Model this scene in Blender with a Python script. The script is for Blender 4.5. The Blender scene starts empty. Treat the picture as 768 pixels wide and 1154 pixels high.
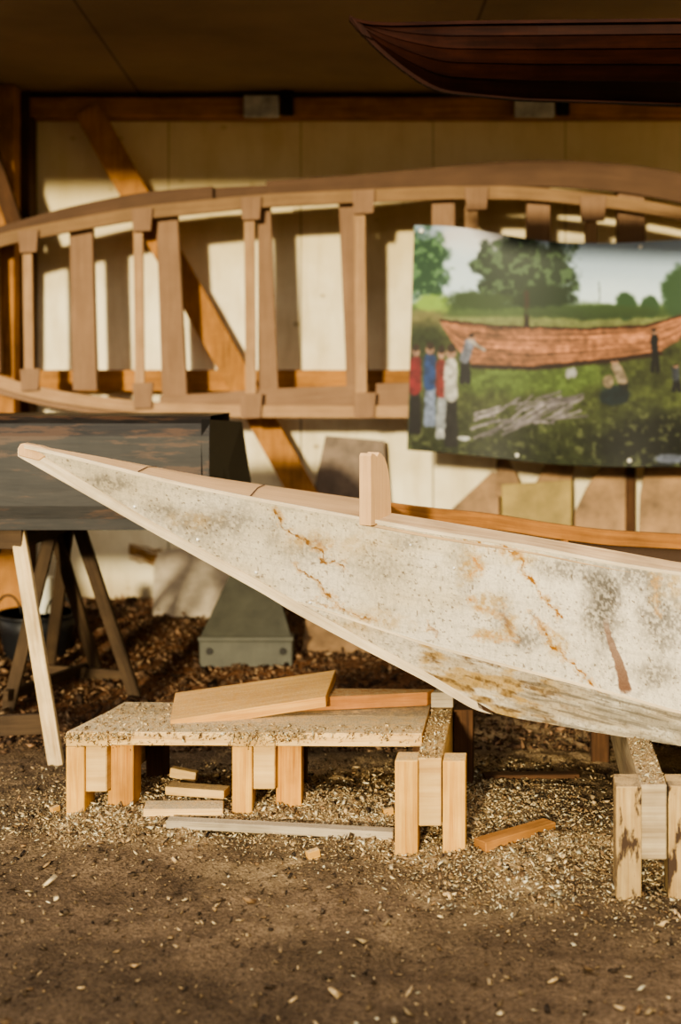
import bpy, math, random
import numpy as np
from mathutils import Vector

random.seed(7)
RNG = np.random.default_rng(11)
scn = bpy.context.scene
COL = scn.collection

# ---------------------------------------------------------------- camera model
F, HY, CX, H = 1500.0, 430.0, 384.0, 0.93
def P(px, py, Y):
    return Vector(((px - CX) / F * Y, Y, H - (py - HY) / F * Y))
def floorY(py):
    return F * H / (py - HY)

cam = bpy.data.cameras.new('camera')
co = bpy.data.objects.new('camera', cam); COL.objects.link(co)
co.location = (0, 0, H); co.rotation_euler = (math.pi / 2, 0, 0)
cam.sensor_fit = 'VERTICAL'; cam.sensor_height = 36.0
cam.lens = F / 1154.0 * 36.0
cam.shift_y = -(577.0 - HY) / 1154.0
cam.dof.use_dof = True; cam.dof.focus_distance = 2.72; cam.dof.aperture_fstop = 2.4
cam.clip_end = 60
scn.camera = co

# ---------------------------------------------------------------- noise
def smooth_noise(x, y, seed=0):
    x = np.asarray(x, float); y = np.asarray(y, float)
    xi = np.floor(x).astype(np.int64); yi = np.floor(y).astype(np.int64)
    xf = x - xi; yf = y - yi
    def h(a, b):
        n = (a * 374761393 + b * 668265263 + seed * 1442695041) & 0x7fffffff
        n = ((n ^ (n >> 13)) * 1274126177) & 0x7fffffff
        n = n ^ (n >> 16)
        return (n & 0xffff) / 65535.0
    u = xf * xf * (3 - 2 * xf); v = yf * yf * (3 - 2 * yf)
    return (h(xi, yi) * (1 - u) + h(xi + 1, yi) * u) * (1 - v) + (h(xi, yi + 1) * (1 - u) + h(xi + 1, yi + 1) * u) * v
def fbm(x, y, octv=4, seed=0, gain=0.5):
    a, s, t = 1.0, 0.0, 0.0
    for o in range(octv):
        s = s + a * smooth_noise(np.asarray(x) * 2 ** o, np.asarray(y) * 2 ** o, seed + o * 17); t += a; a *= gain
    return s / t
def sst(a, b, x):
    t = np.clip((x - a) / (b - a), 0, 1); return t * t * (3 - 2 * t)

# ---------------------------------------------------------------- ground height
def ground_h(x, y):
    x = np.asarray(x, float); y = np.asarray(y, float)
    z = (fbm(x * 5, y * 5, 3, 3) - .5) * 0.022 + (fbm(x * 22, y * 22, 3, 9) - .5) * 0.016
    z = z + (fbm(x * 70, y * 70, 2, 21) - .5) * 0.007
    m = np.exp(-(((x + .20) / .50) ** 4) - (((y - 2.90) / .20) ** 2))
    z = z + .040 * m
    z = z + .030 * np.exp(-((x - .42) / .28) ** 2 - ((y - 2.95) / .30) ** 2)
    # raised heap against the back wall
    z = z + .07 * sst(4.2, 5.3, y) * (0.6 + .8 * fbm(x * 2.5, y * 2.5, 2, 5))
    z = z + .05 * np.exp(-((x + .75) / .45) ** 2 - ((y - 4.75) / .35) ** 2)
    z = z + .045 * np.exp(-((x + .15) / .5) ** 2 - ((y - 4.3) / .25) ** 2)
    f = sst(0.7, 1.5, y)
    return z * f
def gz(x, y): return float(ground_h(x, y))

# ---------------------------------------------------------------- materials
def new_mat(name):
    m = bpy.data.materials.new(name); m.use_nodes = True
    nt = m.node_tree; b = nt.nodes['Principled BSDF']
    return m, nt, b
def ramp(nt, stops):
    r = nt.nodes.new('ShaderNodeValToRGB'); e = r.color_ramp.elements
    while len(e) < len(stops): e.new(0.5)
    for i, (p, c) in enumerate(stops):
        e[i].position = p; e[i].color = (*c, 1) if len(c) == 3 else c
    return r
def lin(c):
    c = np.asarray(c, float) / 255.0
    return tuple(np.where(c <= .04045, c / 12.92, ((c + .055) / 1.055) ** 2.4))
def mixc(nt, fac, a, b, mode='MIX'):
    n = nt.nodes.new('ShaderNodeMix'); n.data_type = 'RGBA'; n.blend_type = mode
    for sock, val in ((n.inputs[0], fac), (n.inputs[6], a), (n.inputs[7], b)):
        if hasattr(val, 'type') or hasattr(val, 'links'): nt.links.new(val, sock)
        elif isinstance(val, (int, float)): sock.default_value = val
        else: sock.default_value = (*val, 1)
    return n.outputs[2]
def mathn(nt, op, a, b=None, clamp=False):
    n = nt.nodes.new('ShaderNodeMath'); n.operation = op; n.use_clamp = clamp
    for i, v in enumerate((a, b)):
        if v is None: continue
        if isinstance(v, (int, float)): n.inputs[i].default_value = v
        else: nt.links.new(v, n.inputs[i])
    return n.outputs[0]
def noise(nt, vec, scale, detail=4, rough=.55, dist=0):
    n = nt.nodes.new('ShaderNodeTexNoise'); n.inputs['Scale'].default_value = scale
    n.inputs['Detail'].default_value = detail; n.inputs['Roughness'].default_value = rough
    n.inputs['Distortion'].default_value = dist
    if vec is not None: nt.links.new(vec, n.inputs['Vector'])
    return n.outputs[0]
def mapping(nt, vec, sc=(1, 1, 1), loc=(0, 0, 0)):
    m = nt.nodes.new('ShaderNodeMapping'); m.inputs['Scale'].default_value = sc
    m.inputs['Location'].default_value = loc
    nt.links.new(vec, m.inputs['Vector']); return m.outputs[0]

def wood(name, light, dark, contrast=1.0, dust=0.0, rough=.75, grain=1.0, stain=None, bump=.25, dustc=(176, 150, 112), blot=.35):
    """light, dark are 0-255 colours; grain runs along the UV u axis (metres)"""
    m, nt, b = new_mat(name)
    tc = nt.nodes.new('ShaderNodeTexCoord'); uv = tc.outputs['UV']
    g = noise(nt, mapping(nt, uv, (4, 90 * grain, 1)), 1.0, 5, .6, .4)
    g2 = noise(nt, mapping(nt, uv, (12, 420 * grain, 1)), 1.0, 3, .6)
    big = noise(nt, tc.outputs['Object'], 7, 4, .6)
    f = mathn(nt, 'ADD', mathn(nt, 'MULTIPLY', g, .65), mathn(nt, 'MULTIPLY', g2, .35))
    r = ramp(nt, [(.5 - .2 / contrast, lin(dark)), (.5 + .16 / contrast, lin(light))]); nt.links.new(f, r.inputs[0])
    c = r.outputs[0]
    rb = ramp(nt, [(.35, (1 - blot,) * 3), (.62, (1, 1, 1))]); nt.links.new(big, rb.inputs[0])
    c = mixc(nt, 1.0, c, rb.outputs[0], 'MULTIPLY')
    if stain:
        s = noise(nt, mapping(nt, tc.outputs['Object'], (40, 40, 13)) if 'post' in name else mapping(nt, tc.outputs['Object'], (5, 30, 34) if 'tar' in name else (16, 16, 16)), 1, 5, .65)
        rs = ramp(nt, [(.53, (0, 0, 0)), (.60, (1, 1, 1))]); nt.links.new(s, rs.inputs[0])
        c = mixc(nt, rs.outputs[0], c, lin(stain))
    if dust > 0:
        ge = nt.nodes.new('ShaderNodeNewGeometry'); sx = nt.nodes.new('ShaderNodeSeparateXYZ')
        nt.links.new(ge.outputs['True Normal'], sx.inputs[0])
        up = mathn(nt, 'MULTIPLY', mathn(nt, 'SUBTRACT', sx.outputs[2], .6, True), 2.5, True)
        dn = noise(nt, tc.outputs['Object'], 60, 5, .7)
        rd = ramp(nt, [(.30, (0, 0, 0)), (.55, (1, 1, 1))]); nt.links.new(dn, rd.inputs[0])
        fac = mathn(nt, 'MULTIPLY', mathn(nt, 'MULTIPLY', up, rd.outputs[0]), dust)
        dn2 = noise(nt, tc.outputs['Object'], 350, 3, .7)
        rc = ramp(nt, [(.35, lin([v * .55 for v in dustc])), (.65, lin(dustc))]); nt.links.new(dn2, rc.inputs[0])
        c = mixc(nt, fac, c, rc.outputs[0])
    nt.links.new(c, b.inputs['Base Color']); b.inputs['Roughness'].default_value = rough
    b.inputs['Specular IOR Level'].default_value = .06 if name.startswith('red') else .25
    bp = nt.nodes.new('ShaderNodeBump'); bp.inputs['Strength'].default_value = bump; bp.inputs['Distance'].default_value = .002
    nt.links.new(f, bp.inputs['Height']); nt.links.new(bp.outputs[0], b.inputs['Normal'])
    return m

def painted(name, scale_noise=220, bump=.3, rough=.7, var=.25):
    """colour attribute 'paint' plus fine procedural grain"""
    m, nt, b = new_mat(name)
    a = nt.nodes.new('ShaderNodeVertexColor'); a.layer_name = 'paint'
    tc = nt.nodes.new('ShaderNodeTexCoord')
    n1 = noise(nt, mapping(nt, tc.outputs['Object'], (1, 1, 1)), scale_noise, 4, .7)
    r = ramp(nt, [(.3, (1 - var,) * 3), (.6, (1, 1, 1))]); nt.links.new(n1, r.inputs[0])
    c = mixc(nt, 1.0, a.outputs[0], r.outputs[0], 'MULTIPLY')
    nt.links.new(c, b.inputs['Base Color']); b.inputs['Roughness'].default_value = rough
    b.inputs['Specular IOR Level'].default_value = .25
    if bump > 0:
        bp = nt.nodes.new('ShaderNodeBump'); bp.inputs['Strength'].default_value = bump; bp.inputs['Distance'].default_value = .0015
        nt.links.new(n1, bp.inputs['Height']); nt.links.new(bp.outputs[0], b.inputs['Normal'])
    return m

def plain(name, c, rough=.6, metal=0.0, var=.3, scale=20, bump=.0):
    m, nt, b = new_mat(name)
    tc = nt.nodes.new('ShaderNodeTexCoord'); n1 = noise(nt, tc.outputs['Object'], scale, 5, .65)
    r = ramp(nt, [(.3, lin([v * (1 - var) for v in c])), (.65, lin(c))]); nt.links.new(n1, r.inputs[0])
    nt.links.new(r.outputs[0], b.inputs['Base Color']); b.inputs['Roughness'].default_value = rough
    b.inputs['Metallic'].default_value = metal
    if bump:
        bp = nt.nodes.new('ShaderNodeBump'); bp.inputs['Strength'].default_value = bump; bp.inputs['Distance'].default_value = .003
        nt.links.new(n1, bp.inputs['Height']); nt.links.new(bp.outputs[0], b.inputs['Normal'])
    return m

M = {}
M['pale_pine'] = wood('pale_pine', (220, 174, 94), (176, 120, 52), dust=.8, stain=None, dustc=(205, 180, 138), blot=.25)
M['grey_top'] = wood('dusty_plank', (235, 200, 140), (190, 145, 85), dust=1.0, dustc=(214, 192, 154), blot=.2)
M['grey_top2'] = wood('weathered_plank', (232, 200, 142), (185, 145, 88), dust=1.0, dustc=(190, 170, 138), blot=.2)
M['end_grain'] = wood('end_grain', (216, 182, 122), (170, 128, 74), dust=.8, grain=.5, blot=.2)
M['post_orange'] = wood('shaded_post', (214, 160, 80), (160, 102, 38), dust=.6, blot=.35)
M['post_stained'] = wood('stained_post', (196, 168, 118), (146, 112, 68), stain=(62, 46, 34), dust=.7)
M['beam_weathered'] = wood('weathered_beam', (198, 178, 142), (138, 116, 86), dust=1.0, dustc=(170, 145, 110), blot=.35)
M['board_tan'] = wood('tan_board', (214, 168, 100), (172, 120, 62), dust=.35, dustc=(222, 194, 150), blot=.15)
M['board_red'] = wood('reddish_board', (190, 134, 84), (144, 92, 50), dust=.8, dustc=(200, 172, 130))
M['grey_slat'] = wood('grey_slat', (184, 168, 142), (132, 116, 92), dust=.5, dustc=(190, 172, 145))
M['ply_brown'] = wood('brown_plywood', (142, 112, 86), (112, 85, 64), rough=.8, contrast=.6, grain=.6, blot=.15)
M['ply_shaded'] = wood('shaded_plywood', (96, 72, 54), (72, 53, 38), rough=.8, contrast=.6, grain=.6, blot=.15)  # brown plywood with shade put into its colour, for the top rails
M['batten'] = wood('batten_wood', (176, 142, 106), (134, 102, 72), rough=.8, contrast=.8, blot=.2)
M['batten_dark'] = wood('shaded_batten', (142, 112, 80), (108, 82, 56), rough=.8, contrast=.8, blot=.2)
M['timber'] = wood('old_timber', (186, 132, 72), (132, 86, 42), rough=.8, blot=.4)
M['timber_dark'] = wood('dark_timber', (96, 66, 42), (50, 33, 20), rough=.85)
M['deck'] = wood('deck_wood', (208, 170, 126), (176, 138, 98), rough=.7, contrast=.7, blot=.12)
M['gunwale'] = wood('gunwale_wood', (202, 172, 134), (148, 118, 86), rough=.75, blot=.3)
M['inwale'] = wood('inwale_wood', (158, 108, 56), (112, 70, 32), rough=.75, blot=.35)
M['raw_inside'] = wood('raw_inside', (120, 82, 48), (70, 44, 24), rough=.85)
M['stem'] = wood('stem_wood', (224, 206, 176), (168, 146, 114), rough=.7, blot=.25, contrast=.8)
M['tar'] = wood('tarred_plank', (46, 40, 35), (18, 15, 13), rough=.5, stain=(66, 47, 33), grain=.4, blot=.5)
M['tar_dark'] = wood('tarred_end', (22, 17, 13), (10, 8, 6), rough=.6)
M['red_hull'] = wood('red_brown_plank', (50, 25, 16), (26, 12, 8), rough=.6, grain=.5)
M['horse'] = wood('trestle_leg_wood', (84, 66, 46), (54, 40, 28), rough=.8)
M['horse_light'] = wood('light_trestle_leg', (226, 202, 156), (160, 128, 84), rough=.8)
M['panel_beige'] = plain('beige_panel', (186, 170, 146), .8, var=.25, scale=9)
M['panel_brown'] = plain('brown_panel', (128, 108, 90), .7, var=.35, scale=12)
M['scrap_brown'] = plain('scrap_plywood', (158, 124, 88), .75, var=.45, scale=7)
M['scrap_green'] = plain('mossy_plywood', (158, 136, 82), .8, var=.35, scale=5)
M['zinc'] = plain('dull_zinc', (78, 76, 64), .65, .1, var=.2, scale=14)
M['zinc_clip'] = plain('grey_bracket', (190, 186, 170), .6, .0, var=.3)
M['iron'] = plain('dark_iron', (38, 34, 30), .5, .6)
M['black_plastic'] = plain('black_plastic', (22, 22, 24), .45)
M['white_tin'] = plain('white_tin', (226, 222, 206), .5, var=.12)
M['rope'] = plain('hemp_rope', (168, 122, 62), .9, var=.5, scale=120)
M['nail'] = plain('bright_nail', (232, 230, 222), .35, .3, var=.15)
M['crack'] = plain('dark_joint', (92, 62, 38), .9)

# wall
def wall_mat():
    m, nt, b = new_mat('cream_painted_board')
    ge = nt.nodes.new('ShaderNodeNewGeometry'); pos = ge.outputs['Position']
    sx = nt.nodes.new('ShaderNodeSeparateXYZ'); nt.links.new(pos, sx.inputs[0])
    n1 = noise(nt, pos, 2.2, 5, .6); n2 = noise(nt, mapping(nt, pos, (14, 14, 3)), 1, 5, .6); n3 = noise(nt, pos, 60, 3, .6)
    r = ramp(nt, [(.35, lin((208, 192, 154))), (.62, lin((240, 228, 196)))]); nt.links.new(n1, r.inputs[0])
    r2 = ramp(nt, [(.3, (.80, .76, .68)), (.55, (1, 1, 1))]); nt.links.new(n2, r2.inputs[0])
    c = mixc(nt, .8, r.outputs[0], r2.outputs[0], 'MULTIPLY')
    v = nt.nodes.new('ShaderNodeTexVoronoi'); v.inputs['Scale'].default_value = 6.5; nt.links.new(mapping(nt, pos, (1, .2, 1.25)), v.inputs['Vector'])
    rk = ramp(nt, [(.055, (0.52, .46, .36)), (.11, (1, 1, 1))]); nt.links.new(v.outputs['Distance'], rk.inputs[0])
    c = mixc(nt, .8, c, rk.outputs[0], 'MULTIPLY')
    # panel seams every 0.527 m
    u = mathn(nt, 'FRACT', mathn(nt, 'DIVIDE', mathn(nt, 'ADD', sx.outputs[0], 10.54 + .685), .527))
    seam = mathn(nt, 'LESS_THAN', mathn(nt, 'ABSOLUTE', mathn(nt, 'SUBTRACT', u, .5)), .493)
    cs = mixc(nt, seam, lin((120, 108, 84)), (1, 1, 1))
    c = mixc(nt, .75, c, cs, 'MULTIPLY')
    # dim golden shade higher up put into the colour, grime at the foot
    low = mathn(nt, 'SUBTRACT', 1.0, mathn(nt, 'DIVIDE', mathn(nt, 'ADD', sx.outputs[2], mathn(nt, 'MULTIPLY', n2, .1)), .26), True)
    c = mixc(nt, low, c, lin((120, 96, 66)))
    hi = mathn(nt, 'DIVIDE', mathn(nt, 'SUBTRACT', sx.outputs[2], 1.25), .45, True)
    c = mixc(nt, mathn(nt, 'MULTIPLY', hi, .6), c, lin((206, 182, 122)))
    nt.links.new(c, b.inputs['Base Color']); b.inputs['Roughness'].default_value = .8
    bp = nt.nodes.new('ShaderNodeBump'); bp.inputs['Strength'].default_value = .15; bp.inputs['Distance'].default_value = .003
    nt.links.new(n3, bp.inputs['Height']); nt.links.new(bp.outputs[0], b.inputs['Normal'])
    return m
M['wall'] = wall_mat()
def ceil_mat():
    m, nt, b = new_mat('ceiling_board')
    ge = nt.nodes.new('ShaderNodeNewGeometry'); pos = ge.outputs['Position']
    sx = nt.nodes.new('ShaderNodeSeparateXYZ'); nt.links.new(pos, sx.inputs[0])
    n1 = noise(nt, pos, 1.6, 5, .6)
    r = ramp(nt, [(.35, lin((112, 92, 68))), (.65, lin((132, 110, 84)))]); nt.links.new(n1, r.inputs[0])
    c = r.outputs[0]
    for x0, per in ((-.79, 1.22),):
        u = mathn(nt, 'FRACT', mathn(nt, 'DIVIDE', mathn(nt, 'ADD', sx.outputs[0], 12.2 - x0 + .61), per))
        seam = mathn(nt, 'GREATER_THAN', mathn(nt, 'ABSOLUTE', mathn(nt, 'SUBTRACT', u, .5)), .004)
        c = mixc(nt, seam, mixc(nt, 1.0, c, (.45, .42, .4), 'MULTIPLY'), c)
    nt.links.new(c, b.inputs['Base Color']); b.inputs['Roughness'].default_value = .85
    return m
M['ceiling'] = ceil_mat()
def floor_mat():
    m, nt, b = new_mat('earth_floor')
    ge = nt.nodes.new('ShaderNodeNewGeometry'); pos = ge.outputs['Position']
    a = nt.nodes.new('ShaderNodeVertexColor'); a.layer_name = 'paint'
    n1 = noise(nt, pos, 9, 6, .65); n2 = noise(nt, pos, 130, 5, .75)
    v = nt.nodes.new('ShaderNodeTexVoronoi'); v.inputs['Scale'].default_value = 170; nt.links.new(pos, v.inputs['Vector'])
    r = ramp(nt, [(.3, (.62, .60, .58)), (.7, (1.12, 1.1, 1.06))]); nt.links.new(n1, r.inputs[0])
    c = mixc(nt, 1.0, a.outputs[0], r.outputs[0], 'MULTIPLY')
    r2 = ramp(nt, [(.35, (.45, .43, .40)), (.62, (1.25, 1.2, 1.12))]); nt.links.new(n2, r2.inputs[0])
    c = mixc(nt, 1.0, c, r2.outputs[0], 'MULTIPLY')
    nt.links.new(c, b.inputs['Base Color']); b.inputs['Roughness'].default_value = .95
    b.inputs['Specular IOR Level'].default_value = .1
    hgt = mathn(nt, 'ADD', n2, mathn(nt, 'MULTIPLY', v.outputs['Distance'], .8))
    bp = nt.nodes.new('ShaderNodeBump'); bp.inputs['Strength'].default_value = .9; bp.inputs['Distance'].default_value = .007
    nt.links.new(hgt, bp.inputs['Height']); nt.links.new(bp.outputs[0], b.inputs['Normal'])
    return m
M['floor'] = floor_mat()
M['chip'] = painted('wood_chips', 300, .0, .9, .3)
M['hull_paint'] = painted('weathered_paint', 240, .5, .65, .22)
M['poster'] = painted('poster_print', 60, 0, .45, .04)

# ---------------------------------------------------------------- mesh builder
class MB:
    def __init__(s): s.v = []; s.f = []; s.uv = []
    def quad(s, pts, uvs=None):
        i = len(s.v); s.v += [tuple(p) for p in pts]; s.f.append(tuple(range(i, i + len(pts))))
        s.uv += uvs if uvs else [(p[0], p[2]) for p in pts]
    def hexa(s, c):
        """c: 8 corners, 0-3 one end loop, 4-7 the other end loop (length runs 0->4)"""
        i = len(s.v); s.v += [tuple(p) for p in c]
        c = [Vector(p) for p in c]; L = (c[4] - c[0]).length; o = random.random() * 9; ov = random.random() * 5
        for k in range(4):
            a, b2 = k, (k + 1) % 4; w = (c[a] - c[b2]).length
            s.f.append((i + a, i + b2, i + 4 + b2, i + 4 + a)); s.uv += [(o, ov), (o, ov + w), (o + L, ov + w), (o + L, ov)]
            ov += w + .01
        w = (c[0] - c[1]).length; h = (c[1] - c[2]).length
        e = [(ov, o), (ov + .3 * w, o), (ov + .3 * w, o + h * .5), (ov, o + h * .5)]
        s.f.append((i + 3, i + 2, i + 1, i)); s.uv += e
        s.f.append((i + 4, i + 5, i + 6, i + 7)); s.uv += e
    def bar(s, p0, p1, w, h, up=(0, 0, 1), roll=0):
        """box along p0->p1, w sideways, h along up"""
        p0 = Vector(p0); p1 = Vector(p1); d = (p1 - p0).normalized(); up = Vector(up)
        side = d.cross(up).normalized(); u2 = side.cross(d).normalized()
        if roll:
            c, sn = math.cos(roll), math.sin(roll); side, u2 = side * c + u2 * sn, u2 * c - side * sn
        r = []
        for p in (p0, p1):
            r += [p - side * w / 2 - u2 * h / 2, p + side * w / 2 - u2 * h / 2, p + side * w / 2 + u2 * h / 2, p - side * w / 2 + u2 * h / 2]
        s.hexa(r)
    def box(s, x0, x1, y0, y1, z0, z1):
        ax = max((x1 - x0, 0), (y1 - y0, 1), (z1 - z0, 2))[1]
        if ax == 0: c = [(x0, y0, z0), (x0, y1, z0), (x0, y1, z1), (x0, y0, z1)]; c += [(x1, p[1], p[2]) for p in c]
        elif ax == 1: c = [(x0, y0, z0), (x1, y0, z0), (x1, y0, z1), (x0, y0, z1)]; c += [(p[0], y1, p[2]) for p in c]
        else: c = [(x0, y0, z0), (x1, y0, z0), (x1, y1, z0), (x0, y1, z0)]; c += [(p[0], p[1], z1) for p in c]
        s.hexa(c)
    def prism(s, pts, off):
        """extrude a polygon (list of world points) by the vector off"""
        off = Vector(off); i = len(s.v); n = len(pts); o = random.random() * 9
        pts = [Vector(p) for p in pts]
        s.v += [tuple(p) for p in pts] + [tuple(p + off) for p in pts]
        s.f.append(tuple(range(i, i + n))); s.uv += [(p.z + o, p.x + p.y) for p in pts]
        s.f.append(tuple(range(i + 2 * n - 1, i + n - 1, -1))); s.uv += [(p.z + o, p.x + p.y) for p in reversed(pts)]
        for k in range(n):
            j = (k + 1) % n; L = (pts[k] - pts[j]).length
            s.f.append((i + k, i + n + k, i + n + j, i + j)); s.uv += [(o, 0), (o, off.length), (o + L, off.length), (o + L, 0)]
    def ribbon(s, top, bot, off):
        """top / bot: matching lists of world points; solid strip with thickness off"""
        off = Vector(off); n = len(top); u = 0.0; i = len(s.v); ov = random.random() * 5; ou = random.random() * 5
        us = [ou]
        for k in range(1, n): us.append(us[-1] + (Vector(top[k]) - Vector(top[k - 1])).length)
        for k in range(n):
            t, b2 = Vector(top[k]), Vector(bot[k])
            s.v += [tuple(t), tuple(b2), tuple(b2 + off), tuple(t + off)]
        for k in range(n - 1):
            a, b2 = i + 4 * k, i + 4 * k + 4; hh = (Vector(top[k]) - Vector(bot[k])).length; th = off.length
            vv = [ov, ov + hh, ov + hh + th, ov + 2 * hh + th, ov + 2 * hh + 2 * th]
            for q in range(4):
                r = (q + 1) % 4
                s.f.append((a + q, a + r, b2 + r, b2 + q)); s.uv += [(us[k], vv[q]), (us[k], vv[q + 1]), (us[k + 1], vv[q + 1]), (us[k + 1], vv[q])]
        for a in (i, i + 4 * (n - 1)):
            s.f.append((a, a + 3, a + 2, a + 1)); s.uv += [(0, 0), (.02, 0), (.02, .02), (0, .02)]
    def tube(s, pts, r, n=10, cap=True):
        pts = [Vector(p) for p in pts]; i = len(s.v); m = len(pts)
        rr = r if isinstance(r, (list, tuple)) else [r] * m
        for k, p in enumerate(pts):
            d = (pts[min(k + 1, m - 1)] - pts[max(k - 1, 0)]).normalized()
            a = d.orthogonal().normalized() if k == 0 else (a - d * a.dot(d)).normalized()
            b2 = d.cross(a)
            for q in range(n):
                t = 2 * math.pi * q / n; s.v.append(tuple(p + (a * math.cos(t) + b2 * math.sin(t)) * rr[k]))
        for k in range(m - 1):
            for q in range(n):
                r2 = (q + 1) % n
                s.f.append((i + k * n + q, i + k * n + r2, i + (k + 1) * n + r2, i + (k + 1) * n + q))
                s.uv += [(k * .1, q / n), (k * .1, (q + 1) / n), (k * .1 + .1, (q + 1) / n), (k * .1 + .1, q / n)]
        if cap:
            s.f.append(tuple(i + q for q in range(n - 1, -1, -1))); s.uv += [(0, 0)] * n
            s.f.append(tuple(i + (m - 1) * n + q for q in range(n))); s.uv += [(0, 0)] * n
    def build(s, name, mat, parent=None, bevel=0.0, smooth=False):
        me = bpy.data.meshes.new(name)
        off = parent_world(parent)
        me.from_pydata([(x - off[0], y - off[1], z - off[2]) for x, y, z in s.v], [], s.f)
        ul = me.uv_layers.new(name='UVMap')
        ul.data.foreach_set('uv', np.array(s.uv, dtype=np.float32).ravel())
        me.materials.append(mat)
        o = bpy.data.objects.new(name, me); COL.objects.link(o)
        if parent: o.parent = parent
        if smooth: me.polygons.foreach_set('use_smooth', [True] * len(me.polygons))
        me.validate(); me.update()
        import bmesh
        bm = bmesh.new(); bm.from_mesh(me); bmesh.ops.recalc_face_normals(bm, faces=bm.faces); bm.to_mesh(me); bm.free()
        if bevel:
            b = o.modifiers.new('bevel', 'BEVEL'); b.width = bevel; b.segments = 1; b.limit_method = 'ANGLE'
        return o
def parent_world(p):
    v = Vector((0, 0, 0))
    while p is not None: v = v + p.location; p = p.parent
    return v
def thing(name, label, cat, loc, group=None):
    o = bpy.data.objects.new(name, None); COL.objects.link(o); o.location = loc; o.empty_display_size = .1
    tag(o, label, cat, group); return o
def tag(o, label, cat, group=None, kind=None):
    if label: o['label'] = label
    if cat: o['category'] = cat
    if group: o['group'] = group
    if kind: o['kind'] = kind
    return o
def recenter(o):
    """put a single-mesh thing's origin at the base of its mesh"""
    me = o.data; n = len(me.vertices); a = np.empty(n * 3); me.vertices.foreach_get('co', a); a = a.reshape(-1, 3)
    c = np.array([(a[:, 0].min() + a[:, 0].max()) / 2, (a[:, 1].min() + a[:, 1].max()) / 2, a[:, 2].min()])
    me.vertices.foreach_set('co', (a - c).ravel()); me.update(); o.location = Vector(c) + o.location
    return o
def grid_obj(name, pts, colors, mat, parent=None, uv=None, smooth=True, back=None):
    """pts: (rows, cols, 3)"""
    R, C = pts.shape[:2]; off = np.array(parent_world(parent))
    me = bpy.data.meshes.new(name)
    v = (pts - off).reshape(-1, 3)
    idx = np.arange(R * C).reshape(R, C)
    f = np.stack([idx[:-1, :-1], idx[1:, :-1], idx[1:, 1:], idx[:-1, 1:]], -1).reshape(-1, 4)
    me.vertices.add(len(v)); me.vertices.foreach_set('co', v.astype(np.float32).ravel())
    me.loops.add(f.size); me.loops.foreach_set('vertex_index', f.ravel().astype(np.int32))
    me.polygons.add(len(f)); me.polygons.foreach_set('loop_start', (np.arange(len(f)) * 4).astype(np.int32))
    me.update(calc_edges=True)
    if uv is None: uv = np.stack([pts[..., 0], pts[..., 2]], -1)
    ul = me.uv_layers.new(name='UVMap'); ul.data.foreach_set('uv', uv.reshape(-1, 2)[f.ravel()].astype(np.float32).ravel())
    if colors is not None:
        ca = me.color_attributes.new('paint', 'FLOAT_COLOR', 'POINT')
        cc = np.ones((R * C, 4), np.float32); cc[:, :3] = colors.reshape(-1, 3)
        ca.data.foreach_set('color', cc.ravel())
    if smooth: me.polygons.foreach_set('use_smooth', [True] * len(f))
    me.validate()
    me.materials.append(mat)
    o = bpy.data.objects.new(name, me); COL.objects.link(o)
    if parent: o.parent = parent
    return o
def to_lin(c):
    c = np.clip(np.asarray(c, float) / 255.0, 0, 1)
    return np.where(c <= .04045, c / 12.92, ((c + .055) / 1.055) ** 2.4)
def curve(pts, sm=24):
    xs = np.array([p[0] for p in pts], float); ys = np.array([p[1] for p in pts], float)
    def f(x):
        x = np.asarray(x, float); s = 0
        for k in (-1, -.5, 0, .5, 1): s = s + np.interp(x + k * sm, xs, ys)
        e = np.interp(x, xs, ys); m = np.clip(np.minimum(x - xs[0], xs[-1] - x) / max(sm, 1e-6), 0, 1)
        return e * (1 - m) + s / 5 * m
    return f

# ================================================================= THE SETTING
WY = 5.3; CZ = 2.06
def structure(o): o['kind'] = 'structure'; return o
# floor: one displaced grid, dense where the photograph sees it
xs = np.concatenate([np.arange(-5, -1.9, .25), np.arange(-1.9, 2.0, .011), np.arange(2.05, 3.3, .25)])
ys = np.concatenate([np.arange(-4, 1.5, .25), np.arange(1.5, 3.6, .009), np.arange(3.6, 5.5, .016)])
GX, GY = np.meshgrid(xs, ys); GZ = ground_h(GX, GY)
earth = np.array(to_lin((104, 88, 72))); saw = np.array(to_lin((196, 172, 136))); redd = np.array(to_lin((124, 84, 56)))
nz = fbm(GX * 6, GY * 6, 4, 31)
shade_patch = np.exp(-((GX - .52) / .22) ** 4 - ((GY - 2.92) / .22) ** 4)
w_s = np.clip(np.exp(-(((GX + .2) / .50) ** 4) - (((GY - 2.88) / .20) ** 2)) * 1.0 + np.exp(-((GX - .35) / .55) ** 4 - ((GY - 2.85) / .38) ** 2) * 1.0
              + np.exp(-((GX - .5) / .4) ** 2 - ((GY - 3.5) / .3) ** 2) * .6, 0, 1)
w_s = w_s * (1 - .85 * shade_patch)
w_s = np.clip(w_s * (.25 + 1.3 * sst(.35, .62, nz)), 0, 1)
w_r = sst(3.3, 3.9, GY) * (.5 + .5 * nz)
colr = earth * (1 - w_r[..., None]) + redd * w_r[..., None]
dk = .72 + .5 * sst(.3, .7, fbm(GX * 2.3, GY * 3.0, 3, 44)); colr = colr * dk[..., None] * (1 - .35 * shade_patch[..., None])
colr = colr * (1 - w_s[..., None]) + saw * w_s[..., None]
structure(grid_obj('floor', np.stack([GX, GY, GZ], -1), colr, M['floor']))

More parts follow.
